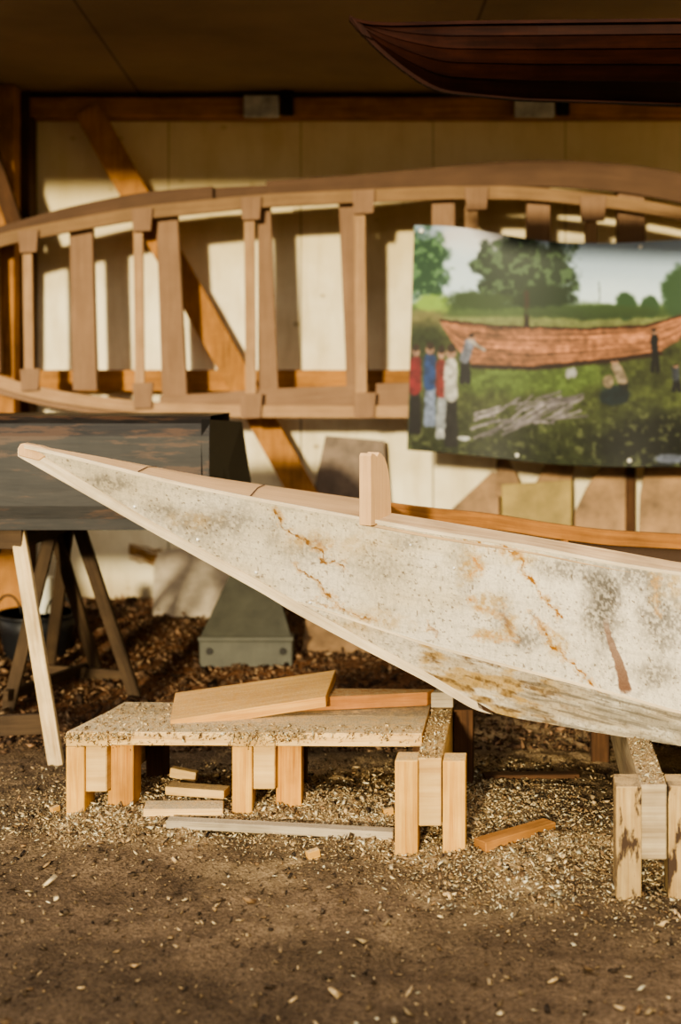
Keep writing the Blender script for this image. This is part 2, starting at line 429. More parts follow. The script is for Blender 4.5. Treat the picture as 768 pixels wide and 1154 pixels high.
mb = MB(); mb.box(-4.2, 3.3, WY, WY + .06, -.1, CZ + .1); structure(mb.build('wall_back', M['wall']))
mb = MB(); mb.box(2.9, 2.98, -1.2, WY, -.1, 3.1); structure(mb.build('wall_right', M['wall']))
mb = MB(); mb.box(-5, 3.3, -1.26, -1.2, -.1, .60); structure(mb.build('wall_unseen_sill', M['timber_dark']))  # unseen low wall, added so the near floor falls in shade
mb = MB(); mb.box(-1.86, -1.78, 4.75, WY, -.1, CZ); structure(mb.build('wall_left', M['timber_dark']))
# flat ceiling; unseen front edge cut short to set the shade on the wall
mb = MB(); mb.box(-4.2, 3.3, 3.30, WY + .06, CZ, CZ + .03); structure(mb.build('ceiling', M['ceiling']))
mb = MB(); mb.box(-4.2, 3.3, 3.30, 3.37, CZ + .03, CZ + .17); structure(mb.build('trim_1', M['timber_dark']))

# ---- wall timbers (each one a thing)
def single(name, label, cat, mb, mat, bevel=0, group=None, smooth=False):
    o = recenter(mb.build(name, mat, None, bevel, smooth)); tag(o, label, cat, group); return o
def xat(px, Y): return (px - CX) / F * Y
def zat(py, Y): return H - (py - HY) / F * Y

mb = MB(); mb.box(xat(36, 5.25), 2.9, 5.19, WY, zat(134, 5.25), zat(113, 5.25))
single('wall_plate_beam', 'long horizontal brown timber along the top of the back wall', 'beam', mb, M['timber'], .003)
mb = MB(); mb.box(xat(38, 5.28), xat(462, 5.28), 5.215, WY, zat(441, 5.25), zat(417, 5.25))
single('wall_girt', 'horizontal orange timber on the back wall behind the frame\'s lower rail', 'beam', mb, M['timber'], .003)
for k, (a, b2, lab) in enumerate((((84, 118), (146, 214), None),)):
    mb = MB(); p0 = P(97, 122, 5.17); p1 = P(352, 575, 5.17)
    d = (p1 - p0).normalized(); s_ = Vector((d.z, 0, -d.x)) * .052
    mb.prism([p0 + s_, p0 - s_, p1 - s_, p1 + s_], (0, .045, 0))
    single('diagonal_brace', 'long diagonal timber brace crossing the back wall behind the slatted frame', 'brace', mb, M['timber'], .002)
mb = MB(); mb.box(-1.42, xat(19, 5.1), 5.06, 5.16, 0, CZ)
single('corner_post', 'dark brown upright timber post in the left corner of the shed', 'post', mb, M['timber'], .003)
mb = MB(); mb.bar(P(-42, 80, 4.99), P(20, 262, 4.99), .06, .04, (0, 1, 0))
single('corner_brace', 'dark slanting brace in front of the left corner post, above the slatted frame', 'brace', mb, M['timber_dark'], .002)
mb = MB(); mb.box(xat(20, 5.25), xat(38, 5.25), 5.18, WY, 0, CZ)
single('corner_gap_strip', 'nearly black upright strip for the dark gap beside the left corner post on the back wall', 'post', mb, M['timber_dark'], .003)  # dark strip added to stand in for the shaded gap
for (x0, x1, lab) in ((275, 331, 'grey metal bracket clasping the top timber, left one of two'), (580, 641, 'grey metal bracket on the top timber under the hanging boat')):
    t = thing('metal_bracket', lab, 'bracket', (xat((x0 + x1) / 2, 5.18), 5.18, zat(133, 5.18)), 'brackets on the top timber')
    mb = MB(); mb.box(xat(x0, 5.18), xat(x1 - 16, 5.18), 5.165, 5.189, zat(133, 5.18), zat(108, 5.18)); mb.build('plate', M['zinc_clip'], t, .002)
    mb = MB(); mb.box(xat(x1 - 13, 5.18), xat(x1, 5.18), 5.155, 5.189, zat(131, 5.18), zat(104, 5.18)); mb.build('clamp', M['iron'], t, .002)

# ================================================================= SLATTED BOAT MOULD ON THE WALL
FY = 4.93
frame = thing('boat_mould', 'large slatted brown wooden boat mould with curved rails hanging on the back wall', 'boat mould', (0, FY, zat(470, FY)))
def strip(name, ptop, pbot, Y, th, mat, x0, x1, parent, step=12):
    ft, fb = curve(ptop), curve(pbot); xx = np.linspace(x0, x1, max(2, int((x1 - x0) / step)))
    mb = MB(); mb.ribbon([P(x, float(ft(x)), Y) for x in xx], [P(x, float(fb(x)), Y) for x in xx], (0, th, 0))
    return mb.build(name, mat, parent, .0015)
topc = [(-60, 268), (0, 252), (40, 240), (80, 229), (160, 213), (232, 207), (310, 203), (400, 197), (480, 190), (560, 182), (620, 180), (700, 184), (768, 194), (840, 210), (900, 228)]
lowt = [(-60, 296), (0, 272), (40, 262), (80, 251), (160, 235), (232, 228), (310, 222), (400, 219), (480, 214), (560, 208), (620, 208), (700, 214), (768, 226), (840, 244), (900, 262)]
# three overlapping pieces of the outer rail, then the batten in front, lower and upper
sh = lambda c, d: [(x, y + d) for x, y in c]
strip('top_rail', sh(topc, 3), lowt, FY + .02, .02, M['ply_shaded'], -60, 240, frame)
strip('top_rail', sh(topc, 5), sh(lowt, 3), FY + .045, .02, M['ply_shaded'], 200, 420, frame)
strip('top_rail', topc, sh(lowt, 2), FY + .02, .02, M['ply_shaded'], 300, 900, frame)
bt = [(-60, 284), (0, 262), (40, 254), (80, 246), (160, 232), (232, 225), (290, 219), (410, 213), (520, 209), (600, 210), (700, 221), (768, 233), (900, 262)]
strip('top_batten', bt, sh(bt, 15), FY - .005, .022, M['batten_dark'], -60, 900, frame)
lb = [(-60, 400), (0, 424), (45, 437), (110, 447), (170, 453), (240, 456), (300, 457), (600, 457), (768, 450), (900, 440)]
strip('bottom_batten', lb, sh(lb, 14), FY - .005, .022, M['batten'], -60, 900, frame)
lr = [(-60, 416), (0, 436), (45, 448), (110, 458), (170, 464), (200, 466)]
strip('bottom_rail', sh(lr, -2), sh(lr, 9), FY + .02, .02, M['ply_brown'], -60, 196, frame)
lr2 = [(180, 446), (240, 443), (300, 438), (416, 434), (420, 430), (900, 424)]
strip('bottom_rail', lr2, [(180, 460), (240, 466), (300, 469), (900, 462)], FY + .02, .02, M['ply_brown'], 180, 416, frame)
strip('bottom_rail', [(424, 432), (900, 424)], [(424, 464), (900, 450)], FY + .025, .02, M['ply_brown'], 424, 900, frame)
ribs = [((78, 260), (104, 256), (109, 440), (82, 440)), ((176, 243), (200, 240), (211, 450), (183, 452)), ((291, 232), (305, 232), (314, 446), (291, 448)),
        ((382, 228), (401, 228), (417, 442), (391, 442)), ((487, 222), (513, 222), (514, 440), (488, 440)), ((594, 205), (620, 208), (624, 440), (596, 440)),
        ((697, 212), (727, 218), (731, 440), (698, 440)), ((805, 240), (832, 246), (834, 436), (806, 436)), ((-30, 282), (-4, 276), (0, 420), (-26, 414))]
for q in ribs:
    mb = MB(); mb.prism([P(x, y, FY + .04) for x, y in q], (0, .05, 0)); mb.build('rib', M['ply_brown'], frame, .0015)
posts = [(25, 38, 280, 418), (150, 163, 256, 436), (275, 289, 244, 446), (399, 414, 238, 446), (524, 541, 232, 446), (660, 675, 244, 446), (790, 806, 262, 440)]
for (x0, x1, y0, y1) in posts:
    mb = MB(); mb.prism([P(x0, y0, FY), P(x1 - 2, y0, FY), P(x1, y1, FY), P(x0 + 2, y1, FY)], (0, .02, 0)); mb.build('stay', M['batten'], frame, .0015)
gus = [(20, 43, 260, 284), (148, 172, 235, 260), (271, 295, 222, 247), (397, 423, 214, 240), (524, 551, 211, 236), (654, 684, 221, 249), (786, 812, 236, 264),
       (22, 45, 416, 440), (149, 173, 432, 460), (270, 296, 444, 471), (398, 424, 443, 471), (524, 551, 443, 471), (654, 684, 440, 468), (786, 812, 434, 460)]
for (x0, x1, y0, y1) in gus:
    mb = MB(); mb.prism([P(x0, y0, FY - .02), P(x1, y0 - 1, FY - .02), P(x1 - 2, y1, FY - .02), P(x0 + 2, y1 + 1, FY - .02)], (0, .014, 0)); mb.build('gusset', M['ply_brown'], frame, .0015)

# ================================================================= POSTER
def blob(px, py, cx, cy, rx, ry, soft=.35, seed=1, rag=.5, sc=9.):
    d = np.sqrt(((px - cx) / rx) ** 2 + ((py - cy) / ry) ** 2) + rag * (fbm(px / sc, py / sc, 4, seed) - .5)
    return 1 - sst(1 - soft, 1 + soft * .3, d)
def pline(px, py, pts, w):
    best = np.full(px.shape, 1e9)
    for k in range(len(pts) - 1):
        ax, ay = pts[k][:2]; bx, by = pts[k + 1][:2]; L = (bx - ax) ** 2 + (by - ay) ** 2 + 1e-9
        t = np.clip(((px - ax) * (bx - ax) + (py - ay) * (by - ay)) / L, 0, 1)
        best = np.minimum(best, np.hypot(px - ax - t * (bx - ax), py - ay - t * (by - ay)))
    return 1 - sst(w * .6, w, best)
def over(img, mask, c):
    c = np.asarray(c, float)
    return img * (1 - mask[..., None]) + c * mask[..., None]
def paint_poster(px, py):
    wx = 2.2 * (fbm(px / 6, py / 6, 3, 301) - .5); wy = 1.8 * (fbm(px / 5, py / 5, 3, 302) - .5); px = px + wx; py = py + wy
    n = lambda s, sd, o=4: fbm(px / s, py / s, o, sd)
    img = np.zeros(px.shape + (3,)); t = sst(262, 345, py)[..., None]
    img = img + (1 - t) * np.array([146, 160, 178]) + t * np.array([206, 220, 230])
    img = over(img, blob(px, py, 545, 268, 62, 26, .6, 4, .6, 30) * .8, (222, 208, 204))
    img = over(img, blob(px, py, 520, 300, 40, 34, .6, 5, .6, 24) * .7, (214, 224, 228))
    img = over(img, blob(px, py, 700, 340, 90, 26, .7, 6, .4, 30) * .7, (216, 226, 230))
    # distant tree line and meadow
    img = over(img, sst(338, 346, py + 8 * (n(14, 8) - .5)), (74, 92, 52))
    img = over(img, sst(354, 360, py) , (132, 136, 84))
    for (cx, cy, rx, ry) in ((706, 345, 14, 17), (733, 346, 12, 14), (768, 330, 24, 34), (800, 328, 30, 36)):
        img = over(img, blob(px, py, cx, cy, rx, ry, .25, 12, .4), (52, 74, 48))
    # trees
    tree = blob(px, py, 590, 306, 64, 42, .22, 20, .9, 13)
    img = over(img, tree, (34, 48, 34)); img = over(img, tree * sst(.5, .62, n(6, 22)), (72, 92, 62))
    img = over(img, blob(px, py, 612, 335, 40, 20, .3, 23, .7, 10), (32, 46, 30))
    img = over(img, pline(px, py, [(594, 330), (594, 368)], 3.5), (48, 38, 28))
    tree = blob(px, py, 474, 300, 36, 48, .3, 24, .9, 11)
    img = over(img, tree, (38, 66, 44)); img = over(img, tree * sst(.5, .62, n(6, 26)), (86, 118, 78))
    img = over(img, blob(px, py, 490, 342, 22, 12, .4, 27, .6, 8), (128, 156, 62))
    img = over(img, blob(px, py, 540, 340, 44, 13, .4, 28, .7, 9), (50, 66, 38))
    img = over(img, blob(px, py, 670, 352, 90, 10, .4, 29, .5, 9), (54, 70, 42))
    # ground
    g = sst(366, 376, py + 5 * (n(9, 30) - .5))
    base = np.array([84, 92, 48]) * (.5 + .9 * n(12, 31))[..., None]
    img = img * (1 - g[..., None]) + base * g[..., None]
    img = over(img, blob(px, py, 600, 425, 110, 26, .5, 32, .7, 20) * .85, (112, 136, 62))
    img = over(img, blob(px, py, 480, 360, 26, 14, .5, 33, .7, 12) * .8, (128, 116, 72))
    img = over(img, sst(440, 520, py) * (.35 + .65 * n(16, 35)), (40, 44, 28))
    img = over(img, blob(px, py, 740, 500, 80, 40, .5, 36, .7, 20) * .9, (24, 26, 20))
    img = over(img, blob(px, py, 480, 385, 20, 28, .5, 37, .7, 12) * .7, (50, 62, 34))
    lf = sst(.60, .68, n(5, 38, 3)) * sst(440, 470, py)
    img = over(img, lf * .6, (128, 132, 84))
    # the planked hull
    top = np.interp(px, [498, 560, 660, 730, 765, 800], [360, 367, 370, 366, 356, 344])
    bot = np.interp(px, [498, 515, 533, 600, 700, 745, 765, 800], [364, 392, 412, 413, 403, 396, 384, 350])
    hm = sst(-1, 1, py - top) * sst(-1, 1, bot - py) * sst(496, 500, px)
    v = (py - top) / np.maximum(bot - top, 1)
    pl = .5 + .5 * np.sin(v * 2 * np.pi * 8); gr = fbm(px / 40, v * 11, 4, 41)
    hc = np.array([226, 146, 100]) * (.66 + .26 * pl ** .5 + .9 * (gr - .45))[..., None]
    img = img * (1 - hm[..., None]) + hc * hm[..., None]
    img = over(img, pline(px, py, [(498, 361), (560, 368), (660, 371), (730, 367), (765, 357), (800, 345)], 1.8), (74, 40, 28))
    img = over(img, pline(px, py, [(533, 413), (600, 415), (700, 405), (745, 398)], 3.2), (58, 34, 24))
    # stick pile
    rs = np.random.default_rng(5)
    for k in range(46):
        x = rs.uniform(545, 648); y = 478 - (x - 545) * .22 + rs.uniform(-16, 14); a = rs.uniform(-.75, .15); L = rs.uniform(9, 22)
        img = over(img, pline(px, py, [(x - L * math.cos(a), y - L * math.sin(a)), (x + L * math.cos(a), y + L * math.sin(a))], 1.5), np.array([186, 170, 172]) * rs.uniform(.6, 1.05))
    # people: head, torso, legs
    def man(x, y0, y1, top_c, leg_c, w=6, hair=(60, 40, 30), lean=0):
        h = y1 - y0
        nonlocal img
        img = over(img, pline(px, py, [(x, y0 + h * .5), (x - 2, y1)], w * .5), leg_c)
        img = over(img, pline(px, py, [(x + 2, y0 + h * .5), (x + 4, y1)], w * .5), leg_c)
        img = over(img, pline(px, py, [(x + lean, y0 + h * .2), (x, y0 + h * .52)], w * .85), top_c)
        img = over(img, blob(px, py, x + lean * 1.3, y0 + h * .08, w * .55, h * .075, .3, 50, .1), (200, 150, 124))
        img = over(img, blob(px, py, x + lean * 1.3, y0 + h * .04, w * .5, h * .05, .3, 50, .1), hair)
    man(473, 388, 486, (160, 40, 46), (30, 24, 26), 9)
    man(488, 386, 478, (46, 74, 132), (150, 160, 190), 9)
    man(500, 390, 492, (150, 52, 48), (186, 186, 190), 8)
    man(510, 388, 500, (232, 222, 210), (40, 36, 36), 10)
    img = over(img, blob(px, py, 524, 494, 7, 3, .3, 51, .1), (226, 220, 216)); img = over(img, blob(px, py, 500, 488, 5, 5, .3, 51, .1), (216, 210, 206))
    man(524, 376, 430, (150, 150, 168), (34, 32, 36), 8, lean=6); img = over(img, pline(px, py, [(530, 384), (546, 394)], 2), (200, 186, 176))
    man(738, 370, 418, (30, 30, 36), (26, 24, 26), 6)
    man(702, 404, 450, (176, 150, 124), (34, 32, 32), 8, lean=-7)
    img = over(img, blob(px, py, 692, 446, 20, 12, .3, 52, .5), (28, 42, 46)); img = over(img, blob(px, py, 686, 430, 7, 8, .3, 53, .3), (176, 150, 120))
    man(762, 410, 440, (70, 74, 84), (30, 30, 34), 6); man(778, 408, 442, (60, 60, 70), (30, 30, 34), 6)
    for (x, y, r) in ((641, 421, 4), (647, 420, 4)): img = over(img, blob(px, py, x, y, r, 7, .3, 54, .2), (214, 208, 204))
    img = over(img, pline(px, py, [(676, 318), (676, 340)], 1.2) * .6, (90, 96, 96))
    img = over(img, blob(px, py, 757, 517, 22, 6, .4, 55, .4), (126, 130, 150))
    gn = sst(345, 375, py); img = img * (1 - gn * (.30 - .5 * (n(5, 310, 3) - .5)))[..., None]; img = img * (.92, .95, .97)
    return to_lin(img)
PY = 4.80
ptop = curve([(467, 254), (490, 254), (520, 256), (560, 263), (600, 270), (640, 274), (700, 274), (768, 270), (840, 266), (895, 264)], 14)
pbot = curve([(467, 507), (500, 510), (560, 516), (620, 523), (680, 526), (768, 526), (895, 528)], 14)
pxs = np.linspace(467, 895, 429); vs = np.linspace(0, 1, 265)
PX, V = np.meshgrid(pxs, vs); PYY = ptop(PX) * (1 - V) + pbot(PX) * V
PXs = PX - 8 * V * np.clip(1 - (PX - 467) / 60, 0, 1)
Yd = PY + .012 * np.sin((PX - 467) / 38.0) * (1 - V) ** 2 + .006 * np.sin(PX / 25.0) * V ** 4
pp = np.stack([(PXs - CX) / F * Yd, Yd, H - (PYY - HY) / F * Yd], -1)
poster = grid_obj('poster', pp, paint_poster(PX, PYY), M['poster'])
recenter(poster); tag(poster, 'large colour poster of people building a planked boat, pinned over the wall mould', 'poster')
pins = [(475, 260), (583, 513), (710, 519), (722, 278)]
for i, (x, y) in enumerate(pins):
    mb = MB(); c = P(x, y, PY - .004); mb.tube([c + Vector((0, 0.004, 0)), c, c - Vector((0, .004, 0))], [.008, .0085, .005], 12)
    mb.build('pin', M['nail'], None); o = COL.objects[-1]
    o.parent = poster; o.location = -poster.location

# ================================================================= BOAT HUNG UNDER THE CEILING
hb = thing('hanging_boat', 'dark red-brown clinker rowing boat hung just below the ceiling', 'boat', (xat(560, 3.4), 3.4, zat(112, 3.4)))
BY = 3.40
tc_ = curve([(397, 20), (410, 25), (440, 27), (520, 25), (768, 22), (1400, 18)], 10)
bc_ = curve([(397, 22), (412, 38), (440, 62), (470, 83), (500, 98), (540, 101), (600, 104), (700, 105), (768, 106), (1400, 106)], 12)
off_ = curve([(397, .005), (430, .05), (500, .14), (600, .23), (768, .30), (1000, .34), (1400, .30)], 10)
NP = 5
xx = np.concatenate([np.arange(397, 560, 6), np.arange(560, 1400, 20)])
for side in (-1, 1):
    for k in range(NP):
        mb = MB(); rows = []
        for v in (k / NP, (k + 1) / NP + .02):
            row = []
            for x in xx:
                sec = math.cos(min(v, 1) * math.pi / 2) ** .55 if v < 1 else 0
                Y0 = BY - float(off_(x)) - .0; o_ = float(off_(x)) * sec
                Yc = BY; base = P(x, 0, BY - .12)
                zt = zat(float(tc_(x)), BY - float(off_(x))); zb = zat(float(bc_(x)), BY - .4 * float(off_(x)))
                row.append(Vector((base.x, Yc + side * (o_ + (.006 if v == k / NP else 0) * -1), zt + (zb - zt) * min(v, 1.0))))
            rows.append(row)
        mb.ribbon(rows[0], rows[1], (0, -side * .007, 0)); mb.build('plank', M['red_hull'], hb)
mb = MB(); mb.ribbon([Vector((xat(x, BY - .12), BY - float(off_(x)) - .006, zat(float(tc_(x)) - 1, BY - float(off_(x))))) for x in xx], [Vector((xat(x, BY - .12), BY - float(off_(x)) - .008, zat(float(tc_(x)) + 3, BY - float(off_(x))))) for x in xx], (0, .02, 0)); mb.build('gunwale', M['red_hull'], hb)
mb = MB(); mb.ribbon([Vector((xat(x, BY - .12), BY + float(off_(x)) + .006, zat(float(tc_(x)) - 1, BY - float(off_(x))))) for x in xx], [Vector((xat(x, BY - .12), BY + float(off_(x)) + .006, zat(float(tc_(x)) + 3, BY - float(off_(x))))) for x in xx], (0, -.02, 0)); mb.build('gunwale', M['red_hull'], hb)
xk = np.arange(397, 800, 9)
mb = MB(); mb.ribbon([Vector((xat(x - 2, BY - .12), BY - .01, zat(float(bc_(x)) - 5, BY - .4 * float(off_(x))))) for x in xk], [Vector((xat(x - 3, BY - .12), BY - .01, zat(float(bc_(x)) + 1, BY - .4 * float(off_(x))))) for x in xk], (0, .02, 0)); mb.build('keel', M['red_hull'], hb)
mb = MB(); mb.prism([P(395, 19, BY - .02), P(408, 26, BY - .02), P(420, 44, BY - .02), P(408, 38, BY - .02)], (0, .03, 0)); mb.build('stem_head', M['red_hull'], hb)
for x in (900, 1300):
    mb = MB(); X = xat(x, BY - .12)
    mb.tube([(X, BY - .34, CZ), (X, BY - .35, 1.9), (X, BY - .2, 1.68), (X, BY, 1.645), (X, BY + .2, 1.68), (X, BY + .35, 1.9), (X, BY + .34, CZ)], .008, 8); mb.build('sling', M['rope'], hb)

# ================================================================= TARRED BOAT ON SAWHORSES
db = thing('tarred_boat', 'black tarred flat-ended wooden boat resting on sawhorses behind the pale bow', 'boat', (-1.0, 3.65, .54))
zt, zb = .842, .556
prof = lambda x, Y0, dz=0: None
xe, Y0, Y1 = xat(236, 3.36), 3.36, 3.98
# side facing the camera, rounded upper edge
mb = MB()
rows = [(-2.6, .0), (-1.9, .0), (-1.3, 0), (xe, 0)]
def ring(x, ins=0):
    return [Vector((x, Y0 + ins, zb)), Vector((x, Y0 - .004 + ins, zb + .06)), Vector((x, Y0 + ins, zt - .05)), Vector((x, Y0 + .012 + ins, zt - .018)), Vector((x, Y0 + .04 + ins, zt)), Vector((x, Y1, zt - .005)), Vector((x, Y1, zb + .02))]
R = [ring(x, i) for x, i in ((-2.6, .12), (-1.9, .03), (-1.2, .0), (-.8, 0), (xe, .0))]
n = 5
for a in range(len(R) - 1):
    for k in range(6):
        q = [R[a][k], R[a + 1][k], R[a + 1][k + 1], R[a][k + 1]]
        mb.quad(q, [(q[0].x, k * .15), (q[1].x, k * .15), (q[1].x, k * .15 + .14), (q[0].x, k * .15 + .14)])
    q = [R[a][6], R[a + 1][6], R[a + 1][0], R[a][0]]; mb.quad(q, [(p.x, p.y) for p in q])
mb.quad(R[0]); side = mb.build('hull', M['tar'], db)
mb = MB(); r = R[-1]; e = [Vector((r[0].x, r[0].y, r[0].z)), Vector((r[4].x, r[3].y, r[4].z - .008)), P(273, 475, Y1 - .02), P(292, 600, Y1 - .02)]
mb.prism(e, (-.02, -.01, 0)); mb.build('transom', M['tar_dark'], db)
mb = MB(); mb.ribbon([Vector((x, Y0 - .008, zb + .028)) for x in (-1.9, -1.2, -.8, xe)], [Vector((x, Y0 - .008, zb)) for x in (-1.9, -1.2, -.8, xe)], (0, .006, 0)); mb.build('rubbing_strip', M['tar'], side)

def sawhorse(label, ridge, feet, rails, mats, name='sawhorse'):
    base = sum((Vector(f[1]) for f in feet), Vector()) / len(feet); base.z = 0
    t = thing(name, label, 'sawhorse', base, 'sawhorses under the tarred boat')
    mb = MB(); mb.bar(ridge[0], ridge[1], .07, .05); mb.build('ridge_beam', M['horse'], t, .002)
    for i, (a, b2) in enumerate(feet):
        mb = MB(); mb.bar(a, b2, .036, .024, (0, 1, 0)); mb.build('leg', M[mats[i]], t, .0015)
    for a, b2, w in rails:
        mb = MB(); mb.bar(a, b2, .018, w); mb.build('rail', M['horse'], t, .0015)
def gp(px, py):
    Y = floorY(py); x = xat(px, Y); z = gz(x, Y)
    Y = F * (H - z) / (py - HY); return Vector((xat(px, Y), Y, z - .004))
f1, f2, f3 = gp(64, 862), gp(153, 786), gp(9, 800)
f4 = Vector((f3.x - .13, f1.y, gz(f3.x, f1.y) - .004))
r1 = P(15, 606, 3.42); r1.z = .530; r2 = Vector((xat(72, 3.85), 3.85, .530))
sawhorse('near wooden sawhorse under the black boat with one pale leg', (r1 + Vector((0, -.05, 0)), r2),
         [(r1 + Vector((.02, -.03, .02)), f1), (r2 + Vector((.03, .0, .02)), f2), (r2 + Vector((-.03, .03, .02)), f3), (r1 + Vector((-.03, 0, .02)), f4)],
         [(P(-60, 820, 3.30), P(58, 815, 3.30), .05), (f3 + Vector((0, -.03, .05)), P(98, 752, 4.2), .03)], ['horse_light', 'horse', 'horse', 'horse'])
g1, g2, g3, g4 = gp(110, 757), gp(55, 756), gp(-60, 756), gp(-100, 770)
s1 = Vector((xat(66, 3.93), 3.93, .530))
s0 = Vector((s1.x - .62, 3.93, .530))
sawhorse('rear dark sawhorse under the black boat, behind the near one', (s0, s1 + Vector((.05, 0, 0))),
         [(s1 + Vector((-.03, 0, .02)), g1), (s1 + Vector((.03, .02, .02)), g2), (s0 + Vector((.02, 0, .02)), g3), (s0 + Vector((-.03, -.02, .02)), g4)],
         [(P(50, 757, 4.2), P(142, 764, 4.1), .045)], ['horse'] * 4)

# ================================================================= THE PALE WOODEN BOAT (main subject)
YC = 2.9
boat = thing('wooden_boat', 'pale weathered plywood boat with long pointed bow resting on the trestles', 'boat', (.35, YC, .2))
Gp = curve([(20, 501), (60, 510), (100, 520), (200, 545), (280, 561), (400, 583), (496, 601), (592, 615), (687, 634), (768, 647), (1000, 666), (1400, 662)])
Gy = curve([(20, 2.888), (100, 2.83), (160, 2.79), (280, 2.73), (440, 2.665), (600, 2.59), (768, 2.535), (1000, 2.49), (1400, 2.47)])
Up = curve([(20, 505), (43, 511), (168, 586), (300, 659), (410, 720), (480, 757), (540, 793)], 10)
Lp = curve([(20, 514), (168, 598), (300, 671), (327, 688), (410, 732), (480, 768), (536, 801), (560, 806)], 10)
Kp = curve([(335, 679), (364, 688), (400, 700), (480, 727), (592, 757), (682, 780), (768, 805), (1000, 822), (1400, 822)], 14)
Ky = curve([(335, 2.884), (480, 2.80), (592, 2.735), (682, 2.685), (768, 2.645), (1000, 2.60), (1400, 2.58)], 20)
Cp = curve([(540, 799), (560, 804), (581, 809), (675, 826), (768, 841), (1000, 853), (1400, 853)], 6)
Cy = curve([(335, 2.887), (540, 2.880), (581, 2.83), (675, 2.745), (768, 2.69), (1000, 2.66), (1400, 2.65)], 12)
def P_arr(px, py, Y): return np.stack([(px - CX) / F * Y, Y, H - (py - HY) / F * Y], -1)

def paint_hull(px, py, lower=False):
    n = lambda sx, sy, sd, o=4: fbm(px / sx, py / sy, o, sd)
    img = np.ones(px.shape + (3,)) * np.array([234, 223, 203])
    # broad bluish / buff drift
    img = over(img, sst(.45, .75, n(120, 60, 61)) * .5, (214, 196, 160))
    # grain scratches, following the slant of the hull
    sl = py - px * .19
    g = fbm(px / 40, sl / 2.6, 3, 62); img = img * (1 - .05 * sst(.52, .72, g))[..., None]
    g = fbm(px / 2.2, py / 7, 3, 63); img = img * (1 - .07 * sst(.5, .7, g))[..., None]
    # mottled grey wear, stronger to the right
    wr = .30 + .7 * sst(560, 760, px) + .25 * sst(330, 180, px)
    grey = sst(.53, .68, n(34, 30, 64)) * sst(.46, .62, n(4, 5, 65)) * wr
    img = over(img, np.clip(grey * .45, 0, 1), (140, 132, 120))
    for (cx, cy, rx, ry, a, sd) in ((682, 680, 26, 50, .8, 1), (720, 650, 34, 22, .6, 2), (745, 690, 30, 50, .6, 3), (640, 640, 46, 18, .5, 4), (672, 655, 16, 26, .7, 33),
                                    (430, 640, 40, 26, .3, 5), (245, 590, 60, 22, .45, 6), (110, 545, 50, 12, .5, 7), (345, 622, 30, 16, .35, 8), (590, 722, 26, 16, .5, 9), (565, 690, 12, 24, .4, 10),
                                    (460, 610, 30, 12, .35, 11), (740, 760, 30, 22, .5, 12), (180, 575, 30, 10, .4, 13), (310, 600, 14, 30, .25, 14), (520, 640, 18, 40, .25, 15)):
        m = blob(px, py, cx, cy, rx, ry, .9, 70 + sd, .9, 16) * (.35 + .65 * sst(.36, .62, n(2.4, 3.2, 66 + sd)))
        img = over(img, np.clip(m * a * 1.3, 0, 1), (100, 94, 86))
    # dark specks
    sp = sst(.74, .80, n(2.6, 2.6, 90, 2)); img = over(img, sp * .6 * (.4 + n(40, 40, 91)), (84, 70, 56))
    # ochre clouds
    for (cx, cy, rx, ry, a, sd) in ((340, 610, 30, 16, .35, 1), (530, 640, 16, 24, .5, 2), (548, 680, 26, 14, .5, 3), (555, 715, 28, 8, .5, 4), (420, 700, 50, 16, .3, 5), (220, 588, 30, 14, .3, 6), (575, 705, 12, 20, .5, 7), (738, 665, 8, 26, .35, 8), (625, 725, 16, 16, .5, 9), (405, 612, 50, 16, .18, 19), (760, 655, 20, 30, .35, 20), (585, 630, 18, 9, .5, 21)):
        m = blob(px, py, cx, cy, rx, ry, .9, 100 + sd, 1.0, 12); img = over(img, np.clip(m * a * (.5 + 1.1 * sst(.4, .6, n(5, 5, 110))), 0, 1), (176, 142, 84))
    # thin wandering water-stain lines
    def wander(pts, w, c, a, sd, halo=0):
        nonlocal img
        dx = 13 * (fbm(px / 8, py / 8, 4, sd, .65) - .5); dy = 13 * (fbm(px / 8, py / 8, 4, sd + 5, .65) - .5)
        m = pline(px + dx, py + dy, pts, w * (.35 + 1.0 * sst(.3, .75, n(10, 10, sd + 3)))); 
        if halo: img = over(img, pline(px + dx * 1.5, py + dy * 1.5, pts, halo) * .40 * sst(.38, .62, n(4, 4, sd + 9)), (196, 150, 90))
        img = over(img, np.clip(m * a * (.25 + .8 * sst(.35, .6, n(5, 5, sd + 2))), 0, 1), c)
    br = (128, 88, 38)
    wander([(310, 578), (318, 592), (334, 604), (350, 612), (362, 622), (364, 632), (378, 634), (390, 640)], 2.0, br, .9, 200, 6)
    wander([(355, 606), (368, 616)], 4, (150, 116, 84), .6, 201, 7)
    wander([(334, 636), (346, 650), (360, 656), (366, 668), (376, 674)], 1.8, br, .8, 205, 5)
    wander([(368, 668), (380, 684), (398, 692), (424, 701)], 1.8, br, .8, 210, 6)
    wander([(350, 676), (376, 684)], 1.4, br, .5, 212, 3)
    wander([(566, 615), (585, 625), (590, 644), (606, 660), (612, 674), (628, 690), (632, 698)], 2.0, (146, 96, 28), 1, 215, 6)
    wander([(585, 626), (548, 616), (520, 604), (505, 597)], 2.0, (150, 104, 40), .8, 218, 8)
    wander([(610, 700), (618, 722), (636, 738), (650, 752), (662, 768), (680, 779)], 2.1, (146, 96, 28), 1, 220, 7)
    wander([(534, 628), (542, 640), (530, 648)], 3, (190, 128, 56), .7, 225, 8)
    wander([(532, 676), (540, 686), (556, 690)], 2.4, (176, 116, 52), .7, 228, 7)
    wander([(566, 690), (578, 706), (586, 722)], 4.5, (128, 96, 66), .6, 230, 9)
    wander([(534, 716), (556, 720), (580, 724)], 2.2, (196, 146, 86), .7, 235, 5)
